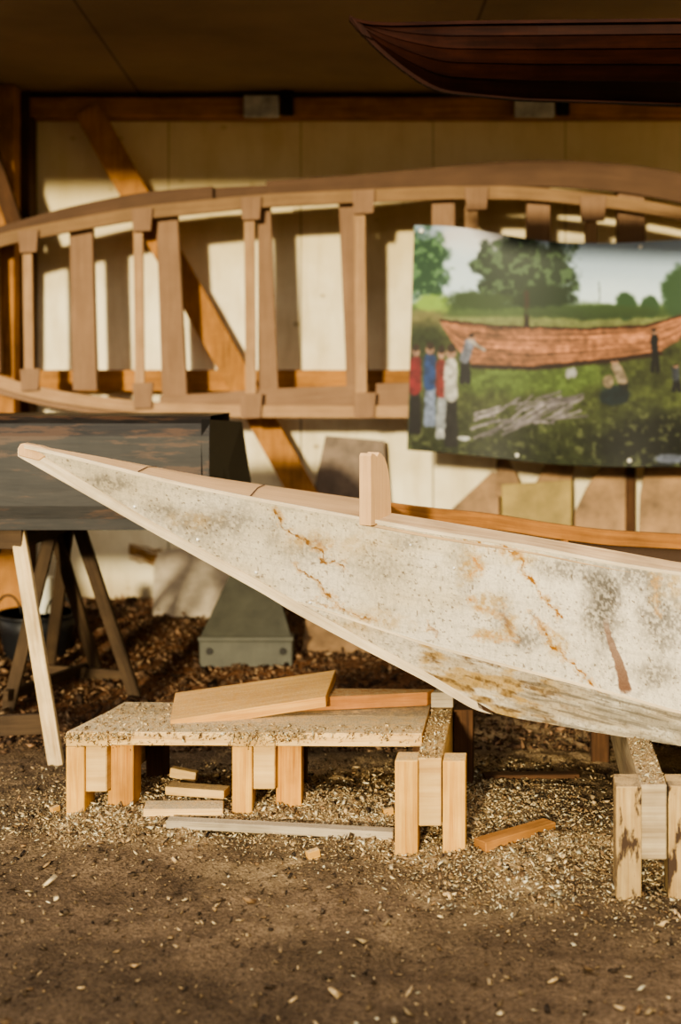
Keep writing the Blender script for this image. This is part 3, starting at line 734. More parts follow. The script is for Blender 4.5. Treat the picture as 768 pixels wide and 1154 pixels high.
    wander([(482, 702), (492, 714)], 2.2, (140, 108, 82), .6, 238, 4)
    wander([(600, 690), (614, 712)], 3.4, (140, 112, 82), .5, 240, 6)
    wander([(738, 646), (742, 690)], 2, (180, 140, 86), .45, 242, 6)
    # rust-red wedge streak
    t = np.clip((py - 700) / 78.0, 0, 1); cxs = 682 + 25 * t + 1 * np.sin(py / 9); wd = 3.0 + 5.0 * t
    m = (1 - sst(wd * .75, wd, np.abs(px - cxs) + 3 * (n(4, 4, 250) - .5))) * sst(690, 712, py) * (1 - sst(776, 784, py + 6 * (n(4, 4, 251) - .5)))
    img = over(img, m * (.55 + .4 * t), (116, 84, 66))
    if lower:
        s2 = py - px * .26
        q = lambda sx, sy, sd, o=4: fbm(px / sx, s2 / sy, o, sd)
        img = over(img, sst(.35, .62, q(50, 12, 260)) * sst(470, 520, px) * .7, (186, 168, 138))
        img = over(img, sst(540, 680, px) * (.35 + .65 * sst(.36, .62, q(46, 8, 261))) * .75, (134, 124, 106))
        oc = sst(.44, .66, q(26, 9, 262)) * sst(468, 482, px) * (1 - sst(590, 650, px)); img = over(img, oc * .75 * (.5 + .6 * n(4, 4, 268)), (178, 138, 66))
        dk = sst(.52, .68, q(22, 5, 263, 5)) * sst(472, 486, px) * (1 - sst(600, 680, px)) * (.4 + .6 * sst(.4, .6, n(3, 3, 267))); img = over(img, dk * .75, (96, 72, 44))
        ln = sst(.54, .68, q(40, 3.2, 264)) * sst(540, 620, px); img = over(img, ln * .5, (88, 80, 68))
        img = over(img, sst(.6, .7, n(3, 3, 265)) * .25, (90, 80, 66))
    # pale worn upper edge
    e = 1 - sst(1.5, 3.5, py - Gp(px)); img = over(img, e * .6, (240, 232, 214))
    ek = sst(-5, -2, py - Kp(px)) * sst(335, 380, px)
    if not lower: img = over(img, ek * .55, (244, 236, 216))
    return to_lin(img)

pxa = np.concatenate([np.arange(30, 790, 1.15), np.arange(790, 1401, 25)])
NR = 150
vv = np.linspace(0, 1, NR)
PXg, VV = np.meshgrid(pxa, vv)
top = Gp(PXg); bot = np.where(PXg < 335, Up(PXg), Kp(PXg)); bot = np.maximum(bot, top + .5)
yt = Gy(PXg); yb = np.where(PXg < 335, 2.884, Ky(PXg)); yb = np.minimum(yb, 2.888)
PYg = top * (1 - VV) + bot * VV
Yg = yt * (1 - VV) + yb * VV
# slight hollow-free bulge of the panel
Yg = Yg - .010 * np.sin(np.pi * VV) * np.clip((PXg - 100) / 400, 0, 1)
upper = grid_obj('side_panel', P_arr(PXg, PYg, Yg), paint_hull(PXg, PYg), M['hull_paint'], boat)
edge_top = P_arr(pxa, Kp(pxa), Ky(pxa)); k0 = pxa >= 335
# lip along the lower edge of the upper panel
mb = MB(); pk = pxa[k0][::4]
mb.ribbon([Vector(p) for p in P_arr(pk, Kp(pk) - 3, Ky(pk) - .0035)], [Vector(p) for p in P_arr(pk, Kp(pk) + .4, Ky(pk) - .0035)], (0, .008, 0))
mb.build('lap_edge', M['stem'], boat)
pxl = np.concatenate([np.arange(335, 790, 1.15), np.arange(790, 1401, 25)])
PXl, Vl = np.meshgrid(pxl, np.linspace(0, 1, 64))
topl = Kp(PXl); botl = np.where(PXl < 540, Up(PXl), Cp(PXl)); botl = np.maximum(botl, topl + .3)
botl = np.where((PXl >= 520) & (PXl < 560), np.interp(PXl, [520, 560], [float(Up(520.)), float(Cp(560.))]), botl)
ytl = Ky(PXl) + .005; ybl = Cy(PXl)
PYl = topl * (1 - Vl) + botl * Vl; Yl = ytl * (1 - Vl) + ybl * Vl
lower = grid_obj('bilge_plank', P_arr(PXl, PYl, Yl), paint_hull(PXl, PYl, True), M['hull_paint'], boat)
# far side mirrored, coarse
xs_ = np.arange(30, 1401, 14.0)
def mirror(a): b2 = a.copy(); b2[..., 1] = 2 * YC - b2[..., 1]; return b2
PXf, VF = np.meshgrid(xs_, np.linspace(0, 1, 6)); bf = np.where(PXf < 335, Up(PXf), Kp(PXf)); bf = np.maximum(bf, Gp(PXf) + .5)
yf = np.minimum(np.where(PXf < 335, 2.884, Ky(PXf)), 2.888)
farm = mirror(P_arr(PXf, Gp(PXf) * (1 - VF) + bf * VF, Gy(PXf) * (1 - VF) + yf * VF))
white = np.ones(farm.shape) * to_lin((60, 42, 26))  # shade inside the hull painted in as a dark colour
grid_obj('side_panel', farm, white, M['hull_paint'], boat)
xl_ = np.arange(335, 1401, 14.0)
PXf, VF = np.meshgrid(xl_, np.linspace(0, 1, 4)); bf = np.where(PXf < 540, Up(PXf), Cp(PXf)); bf = np.maximum(bf, Kp(PXf) + .3)
farl = mirror(P_arr(PXf, Kp(PXf) * (1 - VF) + bf * VF, Ky(PXf) * (1 - VF) + Cy(PXf) * VF))
grid_obj('bilge_plank', farl, np.ones(farl.shape) * to_lin((60, 42, 26)), M['hull_paint'], boat)  # same dark colour, painting in the shade of the interior
# flat bottom
xb = np.concatenate([np.arange(545, 700, 8.), np.arange(700, 1401, 30.)]); nb = P_arr(xb, Cp(xb), Cy(xb))
mb = MB(); fb_ = mirror(nb)
for k in range(len(xb) - 1):
    q = [Vector(nb[k]), Vector(nb[k + 1]), Vector(fb_[k + 1]), Vector(fb_[k])]; mb.quad(q, [(p.x, p.y) for p in q])
mb.build('bottom_board', M['raw_inside'], boat)
# transom at the far right end
a0, a1, a2 = [P_arr(np.array([1400.]), np.array([float(f(1400.))]), np.array([float(g(1400.))]))[0] for f, g in ((Gp, Gy), (Kp, Ky), (Cp, Cy))]
mb = MB(); pts = [a0, a1, a2]; pts = [Vector(p) for p in pts] + [Vector(mirror(np.array(p))) for p in reversed(pts)]
mb.prism(pts, (.02, 0, 0)); mb.build('transom', M['raw_inside'], boat)
# stem strip along the raked bow
xt = np.concatenate([np.arange(20, 540, 7.), [540, 548, 556]])
mb = MB(); mb.ribbon([P(x, float(Up(x)) if x < 540 else 798 + (x - 540) * .45, YC - .020) for x in xt], [P(x, float(Lp(x)), YC - .020) for x in xt], (0, .04, 0))
mb.build('stem', M['stem'], boat, .0015)
# deck of the bow
xd = np.concatenate([np.arange(22, 60, 4.), np.arange(60, 446, 8.)])
mb = MB()
for k in range(len(xd) - 1):
    for v0, v1 in ((0, .5), (.5, 1)):
        def dp(x, v):
            g = P(x, float(Gp(x)), float(Gy(x))); g.z += .002; yfar = 2 * YC - g.y
            cam_z = .006 * math.sin(math.pi * v) * min(1, (x - 20) / 80); return Vector((g.x, g.y + (yfar - g.y) * v, g.z + cam_z))
        q = [dp(xd[k], v0), dp(xd[k + 1], v0), dp(xd[k + 1], v1), dp(xd[k], v1)]
        mb.quad(q, [(p.x, p.y) for p in q])
fd = mb.build('foredeck', M['deck'], boat)
# white painted outer edge of deck and gunwale
xg = np.concatenate([np.arange(24, 790, 8.), np.arange(790, 1401, 30.)])
mb = MB(); mb.ribbon([P(x, float(Gp(x)) - 1.6, float(Gy(x)) - .004) for x in xg], [P(x, float(Gp(x)) + 2.2, float(Gy(x)) - .004) for x in xg], (0, .008, 0)); mb.build('edge_strip', M['stem'], boat)
# deck joints
for x in (155, 282):
    a = dp(x, 0.02); b2 = dp(x + 6, .98); a.z += .0015; b2.z += .0015; m_ = dp(x + 3, .5); m_.z += .001
    mb = MB(); mb.bar(a, m_, .0022, .001); mb.bar(m_, b2, .0022, .001); mb.build('deck_joint', M['crack'], fd)
# bow tip cap
mb = MB(); mb.prism([P(20, 504, YC - .022), P(24, 499.5, YC - .022), P(44, 503, YC - .022), P(60, 508.5, YC - .022), P(44, 520, YC - .022), P(20, 514, YC - .022)], (0, .044, 0)); mb.build('stem_cap', M['deck'], boat, .003)
# gunwale boards on both sides
xg2 = np.concatenate([np.arange(412, 790, 8.), np.arange(790, 1401, 30.)])
Tp = curve([(400, 573), (443, 578), (600, 604), (687, 619), (768, 634), (1000, 650), (1400, 648)], 10)
outer = [P(x, float(Gp(x)) - 1.5, float(Gy(x)) + .004) for x in xg2]; inner = [P(x, float(Tp(x)), float(Gy(x)) + .055) for x in xg2]
mb = MB(); mb.ribbon(outer, inner, (0, 0, -.016)); mb.build('gunwale', M['gunwale'], boat, .001)
mir = lambda p: Vector((p.x, 2 * YC - p.y, p.z))
def gap(p, dy, dz=0): return Vector((p.x, p.y + dy, p.z + dz))
outf = [gap(mir(P(x, float(Gp(x)), float(Gy(x)))), -.002, .004) for x in xg2]
mb = MB(); mb.ribbon(outf, [gap(p, 0, -.036) for p in outf], (0, -.022, 0)); mb.build('inwale', M['inwale'], boat, .001)
# bow bulkhead at the end of the foredeck
pa = P(441, float(Gp(441)), float(Gy(441))); kb = P(441, 700, 2.82)
mb = MB(); mb.prism([gap(pa, .01, -.012), gap(mir(pa), -.01, -.012), gap(mir(kb), -.02), gap(kb, .02)], (.012, 0, 0)); mb.build('bulkhead', M['raw_inside'], boat)
# rib on the far side
for x in (700, 1000):
    p = mir(P(x, float(Gp(x)), float(Gy(x)))); q = mir(P(x, float(Kp(x)), float(Ky(x))))
    mb = MB(); mb.bar(gap(p, -.03, -.036), gap(q, -.02, 0), .028, .018, (1, 0, 0)); mb.build('frame_rib', M['inwale'], boat, .001)
# upright bow post with rounded top
b0 = P(405, 583, 2.672); b1 = P(418, 586, 2.655); b2 = P(441.5, 580, 2.715)
hgt = .128
def post_profile(a, b2_, n=10):
    pts = [a, b2_]
    return pts
tn = b2 - b1; tn.z = 0; tk = b0 - b1; tk.z = 0
pr = [b1 + Vector((0, 0, -.012)), b1 + tn * 1.0 + Vector((0, 0, -.012))]
for t, z in ((1.0, .012), (.97, .05), (.90, .085), (.80, .108), (.68, .122), (.52, .131), (.40, .134), (.30, .126), (.18, .131), (.06, .133), (0, .128)):
    pr.append(b1 + tn * t + Vector((0, 0, z)))
mb = MB(); mb.prism(pr, tk); bp_ = mb.build('bow_post', M['deck'], boat, .001)
# nails
for (x, y) in ((289, 645), (350, 679), (223, 608), (512, 640), (463, 614), (152, 571)):
    v = (y - float(Gp(x))) / (float(Up(x) if x < 335 else Kp(x)) - float(Gp(x))); Yq = float(Gy(x)) * (1 - v) + (2.884 if x < 335 else float(Ky(x))) * v - .010 * math.sin(math.pi * v) * max(0, min(1, (x - 100) / 400))
    c = P(x, y, Yq); r_ = .0042 if x < 400 else .0028
    mb = MB(); mb.tube([c + Vector((0, .002, 0)), c - Vector((0, .002, 0)), c - Vector((0, .004, 0))], [r_, r_, r_ * .6], 10); mb.build('nail_head', M['nail'], upper, 0, True)

# ================================================================= TRESTLES AND BENCH
def quadpost(mb, x0, x1, Y0, Y1, z0, z1, yaw=0.0, tilt=0.0):
    """upright board: front face x0..x1 at Y0, receding to Y1 with sideways yaw"""
    d = (Y1 - Y0) * yaw; t = tilt
    mb.hexa([(x0, Y0, z0), (x1, Y0, z0), (x1 + d, Y1, z0), (x0 + d, Y1, z0), (x0 + t, Y0, z1), (x1 + t, Y0, z1), (x1 + d + t, Y1, z1), (x0 + d + t, Y1, z1)])
def beam_rec(mb, x0, x1, Y0, Y1, z0, z1, yaw, z1b=None):
    d = (Y1 - Y0) * yaw; zb_ = z1 if z1b is None else z1b
    mb.hexa([(x0, Y0, z0), (x1, Y0, z0), (x1, Y0, z1), (x0, Y0, z1), (x0 + d, Y1, z0), (x1 + d, Y1, z0), (x1 + d, Y1, zb_), (x0 + d, Y1, zb_)])

# right trestle under the hull
Yt = 2.405; yaw = .137
t = thing('boat_trestle', 'weathered low trestle under the hull at the right edge, dark-stained left leg', 'trestle', (xat(738, 2.6), 2.75, 0), 'low trestles')
mb = MB(); beam_rec(mb, xat(722.5, Yt), xat(752, Yt), Yt, 3.35, zat(969, Yt), .2015, yaw); mb.build('cross_beam', M['beam_weathered'], t, .002)
mb = MB(); quadpost(mb, xat(693.5, Yt), xat(722, Yt), Yt - .01, Yt + .07, gz(.5, Yt) - .01, zat(885, Yt), yaw); mb.build('leg', M['post_stained'], t, .0015)
mb = MB(); quadpost(mb, xat(753, Yt), xat(781, Yt), Yt - .006, Yt + .07, gz(.62, Yt) - .01, zat(885, Yt), yaw); mb.build('leg', M['post_stained'], t, .0015)
for dx in (-.055, .055):
    xm = xat(737, Yt) + .85 * yaw + dx * .87
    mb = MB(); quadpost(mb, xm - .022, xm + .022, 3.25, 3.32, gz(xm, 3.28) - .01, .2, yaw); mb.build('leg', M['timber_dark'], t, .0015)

# middle trestle
Yt = 2.60; yaw = .14
t = thing('boat_trestle', 'pale dusty low trestle at the right end of the plank bench', 'trestle', (xat(485, 2.8), 2.8, 0), 'low trestles')
mb = MB(); beam_rec(mb, xat(471.5, Yt), xat(498, Yt), Yt + .004, 3.06, zat(932, Yt), .193, yaw, .1935); mb.build('cross_beam', M['end_grain'], t, .002)
mb = MB(); quadpost(mb, xat(445, Yt), xat(471, Yt), Yt - .008, Yt + .055, gz(.12, Yt) - .012, zat(856, Yt), yaw); mb.build('leg', M['pale_pine'], t, .0015)
mb = MB(); quadpost(mb, xat(499, Yt), xat(524.5, Yt), Yt - .004, Yt + .055, gz(.23, Yt) - .012, zat(857, Yt), yaw); mb.build('leg', M['pale_pine'], t, .0015)
xm = xat(485, Yt) + .40 * yaw
for dx in (-.046, .046):
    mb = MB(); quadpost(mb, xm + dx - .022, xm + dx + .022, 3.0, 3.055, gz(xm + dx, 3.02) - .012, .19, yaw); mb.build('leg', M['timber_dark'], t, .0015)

# plank bench
YB = 2.79
bench = thing('plank_bench', 'low pale bench of planks on short beam legs covered with sawdust', 'bench', (-.25, 2.9, .03))
ZT = .196
mb = MB()
tl = [(xat(75, YB), YB, ZT), (xat(262, YB), YB, ZT), (xat(262, YB) + .045, YB + .14, ZT), (xat(75, YB) + .05, YB + .14, ZT)]
def plank(pts, th, name, mat, parent, bevel=.0015):
    """pts: front-left, front-right, back-right, back-left corners of the top face"""
    a, b2, c, d = [Vector(p) for p in pts]; u = Vector((0, 0, -th)); mb = MB()
    mb.hexa([a + u, d + u, d, a, b2 + u, c + u, c, b2]); return mb.build(name, mat, parent, bevel)
xl, xr = xat(75, YB), xat(476, YB)
plank([(xl, YB, ZT), (xr, YB, ZT - .004), (xr + .021, YB + .145, ZT - .004), (xl + .046, YB + .145, ZT)], .028, 'top_board', M['grey_top'], bench)
plank([(xl + .048, YB + .148, ZT - .001), (xr + .0215, YB + .148, ZT - .005), (xr + .036, YB + .255, ZT - .005), (xl + .078, YB + .265, ZT - .001)], .028, 'top_board', M['grey_top2'], bench)
for (a, b_, c_, d_, zf) in ((75, 95.5, 120, 150, 893), (262, 284.5, 310, 340, 890)):
    yw = .22 if a < 100 else .08
    zt_ = ZT - .030
    mb = MB(); beam_rec(mb, xat(b_ + .5, YB), xat(c_, YB), YB + .002, YB + .26, zat(zf, YB), zt_, yw); mb.build('cross_beam', M['end_grain'], bench, .002)
    x0, x1 = xat(a, YB), xat(b_, YB); mb = MB(); quadpost(mb, x0, x1, YB - .006, YB + .05, gz(x0, YB) - .014, zt_, yw); mb.build('leg', M['pale_pine'], bench, .0015)
    x0, x1 = xat(c_ + 1, YB + .02), xat(d_, YB + .02); mb = MB(); quadpost(mb, x0, x1, YB + .024, YB + .07, gz(x0, YB) - .014, zt_, yw); mb.build('leg', M['post_orange'], bench, .0015)
    for q0, q1 in ((-.045, -.008), (.052, .09)):
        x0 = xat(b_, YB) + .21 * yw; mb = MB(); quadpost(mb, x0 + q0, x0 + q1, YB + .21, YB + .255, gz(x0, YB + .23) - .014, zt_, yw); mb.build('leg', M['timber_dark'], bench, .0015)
mb = MB(); mb.box(xat(342, 3.07), xat(470, 3.07), 3.06, 3.085, .115, .150); mb.build('back_rail', M['post_orange'], bench, .0015)
# dusty caps of the posts: small facing blocks flush with the plank edge
for (a, d_) in ((75, 122), (262, 310)):
    mb = MB(); mb.box(xat(a, YB), xat(d_, YB), YB - .006, YB - .001, ZT - .029, ZT - .001); mb.build('facing_block', M['end_grain'], bench, .001)

# boards lying on the bench
def board8(name, label, cat, fl, fr, br_, bl, th, mat, group=None):
    a, b2, c, d = [Vector(p) for p in (fl, fr, br_, bl)]; n = (b2 - a).cross(d - a).normalized() * th
    mb = MB(); mb.hexa([a, d, d + n, a + n, b2, c, c + n, b2 + n]); return single(name, label, cat, mb, mat, .0015, group)
board8('loose_board', 'thick tan board lying tilted on the left half of the bench', 'board',
       P(193, 824, 2.86), P(368, 797, 2.945), (-.010, 3.11, .2335), (-.375, 3.03, .1985), .024, M['board_tan'], 'loose boards on the bench')
board8('loose_board', 'reddish brown board lying flat under the tilted tan board', 'board',
       (xat(302, 2.955), 2.955, .194), (xat(482, 3.02), 3.02, .194), (.215, 3.052, .194), (-.150, 3.05, .1985), .031, M['board_red'], 'loose boards on the bench')
board8('wood_offcut', 'short grey wood offcut at the right back corner of the bench', 'offcut',
       (xat(486, 3.0), 3.0, .1945), (xat(511, 3.0), 3.0, .1945), (.262, 3.05, .1945), (.222, 3.05, .1945), .034, M['grey_slat'])

# ---- pieces on the floor
def lay(name, label, cat, a, b2, w, th, mat, lift=.0, group=None, slope=True):
    """board lying on the ground between two picture points"""
    A, B = gp(*a), gp(*b2)
    A.z = max(gz(A.x, A.y), gz(A.x, A.y + w * .5)) + th / 2 + lift; B.z = max(gz(B.x, B.y), gz(B.x, B.y + w * .5)) + th / 2 + lift
    mb = MB(); mb.bar(A, B, w, th); return single(name, label, cat, mb, mat, .0015, group)
lay('wooden_lath', 'long thin grey slat lying on the sawdust in front of the bench', 'lath', (189, 920), (444, 939), .03, .017, M['grey_slat'], -.004)
lay('wood_offcut', 'pale sawdust-covered offcut on the floor beneath the bench, front one', 'offcut', (163, 911), (252, 909), .06, .016, M['grey_top'], -.002, 'offcuts under the bench')
lay('wood_offcut', 'pale offcut under the bench, behind and across the front one', 'offcut', (190, 897), (256, 903), .04, .018, M['end_grain'], .008, 'offcuts under the bench')
lay('wood_offcut', 'small upright-ended scrap under the bench, rearmost', 'offcut', (193, 888), (222, 888), .02, .022, M['end_grain'], .008, 'offcuts under the bench')
lay('wood_offcut', 'brown plank piece half buried in shavings under the hull', 'offcut', (541, 958), (620, 934), .035, .024, M['timber'], -.006)
lay('wood_offcut', 'long thin dark strip on the floor below the hull', 'offcut', (545, 876), (652, 879), .03, .010, M['timber_dark'], .0)
for (x, y, s_, lab, yw) in ((353, 966, .018, 'small pale wood block lying alone in front of the bench', .5), (438, 913, .015, 'small wood block standing by the left leg of the middle trestle', .2), (62, 912, .014, 'small wood scrap beside the left end of the bench', .8)):
    c = gp(x, y); c.z = gz(c.x, c.y) + s_ * .45; d = Vector((math.cos(yw), math.sin(yw), .15)) * s_ * .7
    mb = MB(); mb.bar(c - d, c + d, s_ * .8, s_ * .9); single('wood_block', lab, 'block', mb, M['pale_pine'], .001)

# ================================================================= THINGS AGAINST THE BACK WALL
def leaning(name, label, cat, pts, Yb, Yt_, th, mat, group=None, bevel=.002):
    """flat panel given by picture points; leans from depth Yb (bottom) to Yt_ (top)"""
    y_lo = max(p[1] for p in pts); y_hi = min(p[1] for p in pts)
    w = [P(x, y, Yb + (Yt_ - Yb) * (y_lo - y) / max(y_lo - y_hi, 1)) for x, y in pts]
    # flatten onto the plane through three corners
    n = (w[1] - w[0]).cross(w[2] - w[0])
    mb = MB(); mb.prism(w, (0, th, 0)); return single(name, label, cat, mb, mat, bevel, group)
leaning('panel', 'beige board with rounded corners leaning on the wall behind the bow', 'panel',
        [(171, 716), (174, 634), (178, 624), (186, 620), (238, 614), (262, 640), (262, 716), (240, 722), (176, 722)], 4.72, 5.08, .012, M['panel_beige'])
leaning('panel', 'grey brown panel leaning against the wall behind the upright bow post', 'panel',
        [(355, 688), (354, 552), (367, 491), (434, 497), (440, 688)], 5.12, 5.24, .015, M['panel_brown'])
leaning('plywood_sheet', 'brown plywood sheet leaning in the shade under the hull', 'panel',
        [(336, 768), (346, 690), (480, 690), (500, 765)], 4.25, 4.5, .015, M['scrap_brown'])
for (pts, lab, mt, yb) in (
    ([(505, 688), (505, 578), (556, 531), (563, 535), (563, 688)], 'brown plywood offcut with a slanting top, left of the mossy sheet', 'scrap_brown', 5.13),
    ([(566, 688), (566, 546), (645, 541), (645, 688)], 'greenish mossy plywood sheet standing between brown offcuts', 'scrap_green', 5.10),
    ([(560, 560), (560, 517), (574, 517), (587, 545), (604, 545), (618, 519), (650, 519), (643, 548), (640, 560)], 'pale offcut with a V notch showing above the mossy sheet', 'scrap_brown', 5.16),
    ([(648, 688), (648, 578), (662, 549), (682, 521), (706, 524), (705, 688)], 'brown offcut with a cut corner right of the mossy sheet', 'scrap_brown', 5.12),
    ([(719, 688), (722, 560), (728, 525), (800, 522), (800, 688)], 'broad reddish brown plywood piece below the poster at the right edge', 'scrap_brown', 5.08)):
    leaning('plywood_offcut', lab, 'offcut', pts, yb, yb + .06, .012, M[mt], 'plywood offcuts under the poster')
mb = MB(); mb.bar(P(709, 660, 5.14), P(710, 520, 5.20), .045, .02, (0, 1, 0)); single('wooden_strip', 'narrow upright strip standing between two brown offcuts', 'strip', mb, M['timber_dark'], .002)

# zinc hopper
hp = thing('metal_hopper', 'dull grey sheet metal hopper with flared box mouth standing under the bow', 'hopper', P(278, 765, 4.2))
mb = MB()
f0 = [(226, 762), (224, 722), (330, 722), (329, 762)]
pts = [P(x, y, 4.2) for x, y in ((232, 766), (225, 758), (224, 722), (330, 722), (330, 757), (322, 766))]
mb.prism(pts, (0, .14, 0)); hbx = mb.build('box', M['zinc'], hp, .004)
mb = MB(); a = [P(224, 721, 4.2), P(330, 721, 4.2), P(328, 722, 4.33), P(226, 722, 4.33)]; b_ = [P(263, 640, 4.42), P(306, 640, 4.42), P(306, 640, 4.47), P(263, 640, 4.47)]
mb.hexa(a + b_); mb.build('chute', M['zinc'], hp, .003)
mb = MB(); mb.bar(P(223, 720, 4.195), P(331, 720, 4.195), .012, .014); mb.build('rolled_rim', M['zinc'], hp, .002)
for x in (236, 319):
    c = P(x, 734, 4.197); mb = MB(); mb.tube([c + Vector((0, .004, 0)), c - Vector((0, .004, 0))], .011, 10); mb.build('bolt', M['iron'], hbx)

# tub with tin, at far left
c = P(42, 752, 4.45); c.z = gz(c.x, c.y) - .01
tb = thing('black_tub', 'black plastic tub with wire handles on the floor behind the sawhorses', 'tub', c)
mb = MB(); h_ = zat(690, 4.45) - c.z
mb.tube([c, c + Vector((0, 0, h_ * .6)), c + Vector((0, 0, h_)), c + Vector((0, 0, h_)), c + Vector((0, 0, .03))], [.105, .122, .132, .124, .1], 24, False); tbody = mb.build('body', M['black_plastic'], tb, 0, True)
mb = MB(); mb.tube([c + Vector((0, 0, .004)), c + Vector((0, 0, .012))], .105, 24); mb.build('bottom', M['black_plastic'], tb)
mb = MB(); mb.tube([c + Vector((.135 * math.cos(a), .135 * math.sin(a), h_ - .004)) for a in np.linspace(0, 2 * math.pi, 25)], .006, 6, False); mb.build('rim', M['black_plastic'], tbody, 0, True)
for sx in (-1, 1):
    mb = MB(); mb.tube([c + Vector((sx * .085 + .045 * math.cos(a), -.05, h_ - .01 + .075 * math.sin(a))) for a in np.linspace(0, math.pi, 12)], .004, 6); mb.build('handle', M['iron'], tbody, 0, True)
c2 = c + Vector((.018, 0, .014)); mb = MB(); hh = zat(652, 4.45) - c2.z
mb.tube([c2, c2 + Vector((0, 0, hh)), c2 + Vector((0, 0, hh + .004)), c2 + Vector((0, 0, hh + .004))], [.031, .031, .034, .002], 20); single('white_tin', 'white cylindrical tin standing in the black tub', 'tin', mb, M['white_tin'])
mb = MB(); mb.prism([P(-40, 720, 4.95), P(-40, 625, 4.97), P(27, 625, 4.97), P(27, 720, 4.95)], (0, .02, 0)); single('leaning_board', 'orange brown board standing behind the black tub', 'board', mb, M['timber'], .002)

# frayed rope on the wall
mb = MB(); rs = np.random.default_rng(3)
for k in range(16):
    p = P(146, 620, 5.27) + Vector((0, -.01 * rs.random(), .012 * rs.standard_normal())); pts = [p]
    for s_ in range(9): p = p + Vector((.0145, rs.normal(0, .003), -.0035 * math.sin(s_ * .6) - .003 + rs.normal(0, .004))); p.y = min(p.y, 5.293); pts.append(p)
    mb.tube(pts, .0028, 5)
single('rope_tuft', 'frayed tuft of brown rope on the pale wall left of the beige board', 'rope', mb, M['rope'])

# ================================================================= WOOD CHIPS AND SHAVINGS (uncountable)
def chips(name, label, X, Y, Z, size, cols, cat='wood shavings', flat=.5):
    n = len(X); r = RNG
    a = r.uniform(0, 2 * np.pi, n); s1 = size * np.clip(np.exp(r.normal(-.2, .55, n)), .3, 3.2); s2 = s1 * r.uniform(.25, .8, n); tl = r.normal(0, flat, n); tl2 = r.normal(0, flat * .8, n)
    ux = np.stack([np.cos(a) * np.cos(tl), np.sin(a) * np.cos(tl), np.sin(tl)], -1)
    vx = np.stack([-np.sin(a) * np.cos(tl2), np.cos(a) * np.cos(tl2), np.sin(tl2)], -1)
    c = np.stack([X, Y, Z + s1 * .22], -1); nn = np.cross(ux, vx); th = (s1 * r.uniform(.05, .35, n))[:, None]
    P4 = [c - ux * s1[:, None] / 2 - vx * s2[:, None] / 2, c + ux * s1[:, None] / 2 - vx * s2[:, None] / 2 * .7 + nn * th * .6,
          c + ux * s1[:, None] / 2 + vx * s2[:, None] / 2 + nn * th, c - ux * s1[:, None] / 2 * .8 + vx * s2[:, None] / 2 - nn * th * .4, c - nn * th]
    v = np.stack(P4, 1).reshape(-1, 3); b = np.arange(n)[:, None] * 5
    tris = np.array([[0, 1, 2], [0, 2, 3], [0, 4, 1], [1, 4, 2], [2, 4, 3], [3, 4, 0]])
    f = (b[:, None, :] + tris[None]).reshape(-1, 3)
    me = bpy.data.meshes.new(name); me.vertices.add(len(v)); me.vertices.foreach_set('co', v.astype(np.float32).ravel())
    me.loops.add(f.size); me.loops.foreach_set('vertex_index', f.ravel().astype(np.int32))
    me.polygons.add(len(f)); me.polygons.foreach_set('loop_start', (np.arange(len(f)) * 3).astype(np.int32)); me.update(calc_edges=True)
    ca = me.color_attributes.new('paint', 'FLOAT_COLOR', 'POINT'); cc = np.ones((n, 5, 4), np.float32)
    cols = np.array([to_lin(q) for q in cols]); pick = cols[r.integers(0, len(cols), n)] * r.uniform(.35, .9, n)[:, None]
    cc[:, :, :3] = pick[:, None, :]; ca.data.foreach_set('color', cc.ravel()); me.validate(); me.materials.append(M['chip'])
    o = bpy.data.objects.new(name, me); COL.objects.link(o); tag(o, label, cat, None, 'stuff'); return o
pale = [(236, 212, 166), (222, 190, 140), (206, 176, 128), (178, 146, 104), (240, 226, 190), (150, 118, 82)]
brown = [(140, 108, 80), (116, 86, 62), (160, 124, 92), (98, 74, 54), (176, 144, 110), (110, 84, 64)]
dark = [(112, 92, 70), (90, 72, 54), (140, 116, 86), (70, 56, 42), (196, 168, 126)]
def cloud(n, cx, cy, sx, sy): return RNG.normal(cx, sx, n), RNG.normal(cy, sy, n)
X = []; Y = []
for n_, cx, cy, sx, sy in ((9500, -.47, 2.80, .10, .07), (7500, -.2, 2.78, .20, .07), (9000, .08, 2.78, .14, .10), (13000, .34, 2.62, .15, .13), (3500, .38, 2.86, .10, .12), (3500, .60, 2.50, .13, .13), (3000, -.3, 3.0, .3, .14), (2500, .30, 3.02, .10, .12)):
    a, b2 = cloud(n_, cx, cy, sx, sy); X.append(a); Y.append(b2)
X = np.concatenate(X); Y = np.concatenate(Y); k = (Y > 2.2) & (Y < 3.4); X, Y = X[k], Y[k]
chips('pale_wood_shavings', 'pale wood shavings heaped around and under the bench and trestles', X, Y, ground_h(X, Y), .0048, pale)
n_ = 34000; X = RNG.uniform(-1.3, 1.4, n_); Y = RNG.uniform(3.35, 5.25, n_); chips('brown_wood_chips', 'reddish brown wood chips covering the ground at the back', X, Y, ground_h(X, Y), .0115, brown, 'wood chips')
n_ = 9000; X = RNG.uniform(-.8, .85, n_); Y = 1.75 + RNG.random(n_) ** .7 * 1.5; chips('scattered_debris', 'fine dark crumbs and splinters scattered on the earth floor', X, Y, ground_h(X, Y), .0055, dark, 'debris')
n_ = 260; X = RNG.uniform(-.7, .8, n_); Y = 1.8 + RNG.random(n_) * .9; chips('loose_flakes', 'sparse pale wood flakes lying on the foreground earth', X, Y, ground_h(X, Y), .010, pale, 'wood flakes', .25)
n_ = 4500; X = RNG.uniform(-.57, .2, n_); Y = YB + .004 + RNG.random(n_) * .24; k = X > xl + (Y - YB) * .33 + .008; X, Y = X[k], Y[k]
k = X < xr + (Y - YB) * .14 - .005; X, Y = X[k], Y[k]
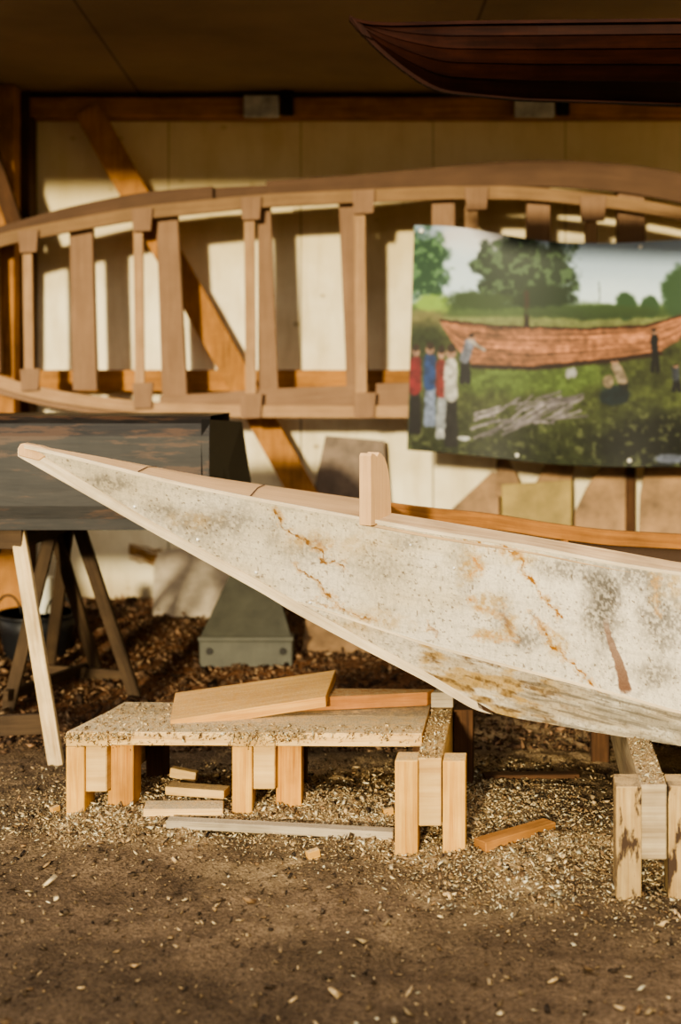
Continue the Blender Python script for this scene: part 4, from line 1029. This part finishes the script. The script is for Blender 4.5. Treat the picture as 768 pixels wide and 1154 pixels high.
Zb = ZT + .0 - .004 * (X - xl) / (xr - xl)
# leave the footprint of the boards clear
k = ~((X > -.37) & (Y > 2.85)); chips('bench_sawdust', 'pale sawdust and crumbs lying on the bench top', X[k], Y[k], Zb[k], .0034, pale[:4], 'sawdust')
n_ = 2600; X = RNG.uniform(xl - .004, xr, n_); seg = np.abs(((X - xl) % .62)); Z = ZT - .001 - np.abs(RNG.normal(0, .012, n_)); Y = YB - .006 - RNG.random(n_) * .004
w_ = (X < xat(152, YB)) | ((X > xat(258, YB)) & (X < xat(344, YB))); k = w_ | (RNG.random(n_) < .22); X, Y, Z = X[k], Y[k], Z[k]
chips('edge_sawdust', 'clumps of sawdust clinging to the front edge of the bench', X, Y, Z, .004, pale, 'sawdust', 1.2)
n_ = 900; Y = 2.60 + RNG.random(n_) * .38; X = xat(484, 2.6) + (Y - 2.6) * .14 + RNG.uniform(-.024, .024, n_)
chips('trestle_sawdust', 'sawdust lying along the top of the middle trestle beam', X, Y, np.full(n_, .1935), .0036, pale, 'sawdust')
n_ = 900; Y = 2.41 + RNG.random(n_) * .4; X = xat(737, 2.405) + (Y - 2.405) * .137 + RNG.uniform(-.023, .023, n_)
chips('trestle_sawdust', 'sawdust lying along the top of the right edge trestle beam', X, Y, np.full(n_, .2015), .0036, pale, 'sawdust')

# ================================================================= LIGHT
sun = bpy.data.lights.new('sun', 'SUN'); so = bpy.data.objects.new('sun', sun); COL.objects.link(so)
d = Vector((.26, 1.0, -.185)); so.rotation_euler = d.to_track_quat('-Z', 'Y').to_euler()
sun.energy = 5.2; sun.angle = math.radians(3.0); sun.color = (1.0, .88, .60)
w = bpy.data.worlds.new('world'); scn.world = w; w.use_nodes = True
bg = w.node_tree.nodes['Background']; wn = w.node_tree
tcw = wn.nodes.new('ShaderNodeTexCoord'); sxw = wn.nodes.new('ShaderNodeSeparateXYZ'); wn.links.new(tcw.outputs['Generated'], sxw.inputs[0])
rw = ramp(wn, [(0.0, (.22, .17, .12)), (.02, (.95, .86, .74)), (.5, (1.7, 1.6, 1.45)), (1.0, (2.2, 2.1, 1.95))]); wn.links.new(sxw.outputs[2], rw.inputs[0])
wn.links.new(rw.outputs[0], bg.inputs[0]); bg.inputs[1].default_value = 1.0
scn.view_settings.view_transform = 'AgX'; scn.view_settings.look = 'AgX - Medium High Contrast'
scn.view_settings.exposure = 0.27; scn.view_settings.gamma = 1.0
scn.cycles.max_bounces = 6; scn.cycles.diffuse_bounces = 4; scn.cycles.use_denoising = True
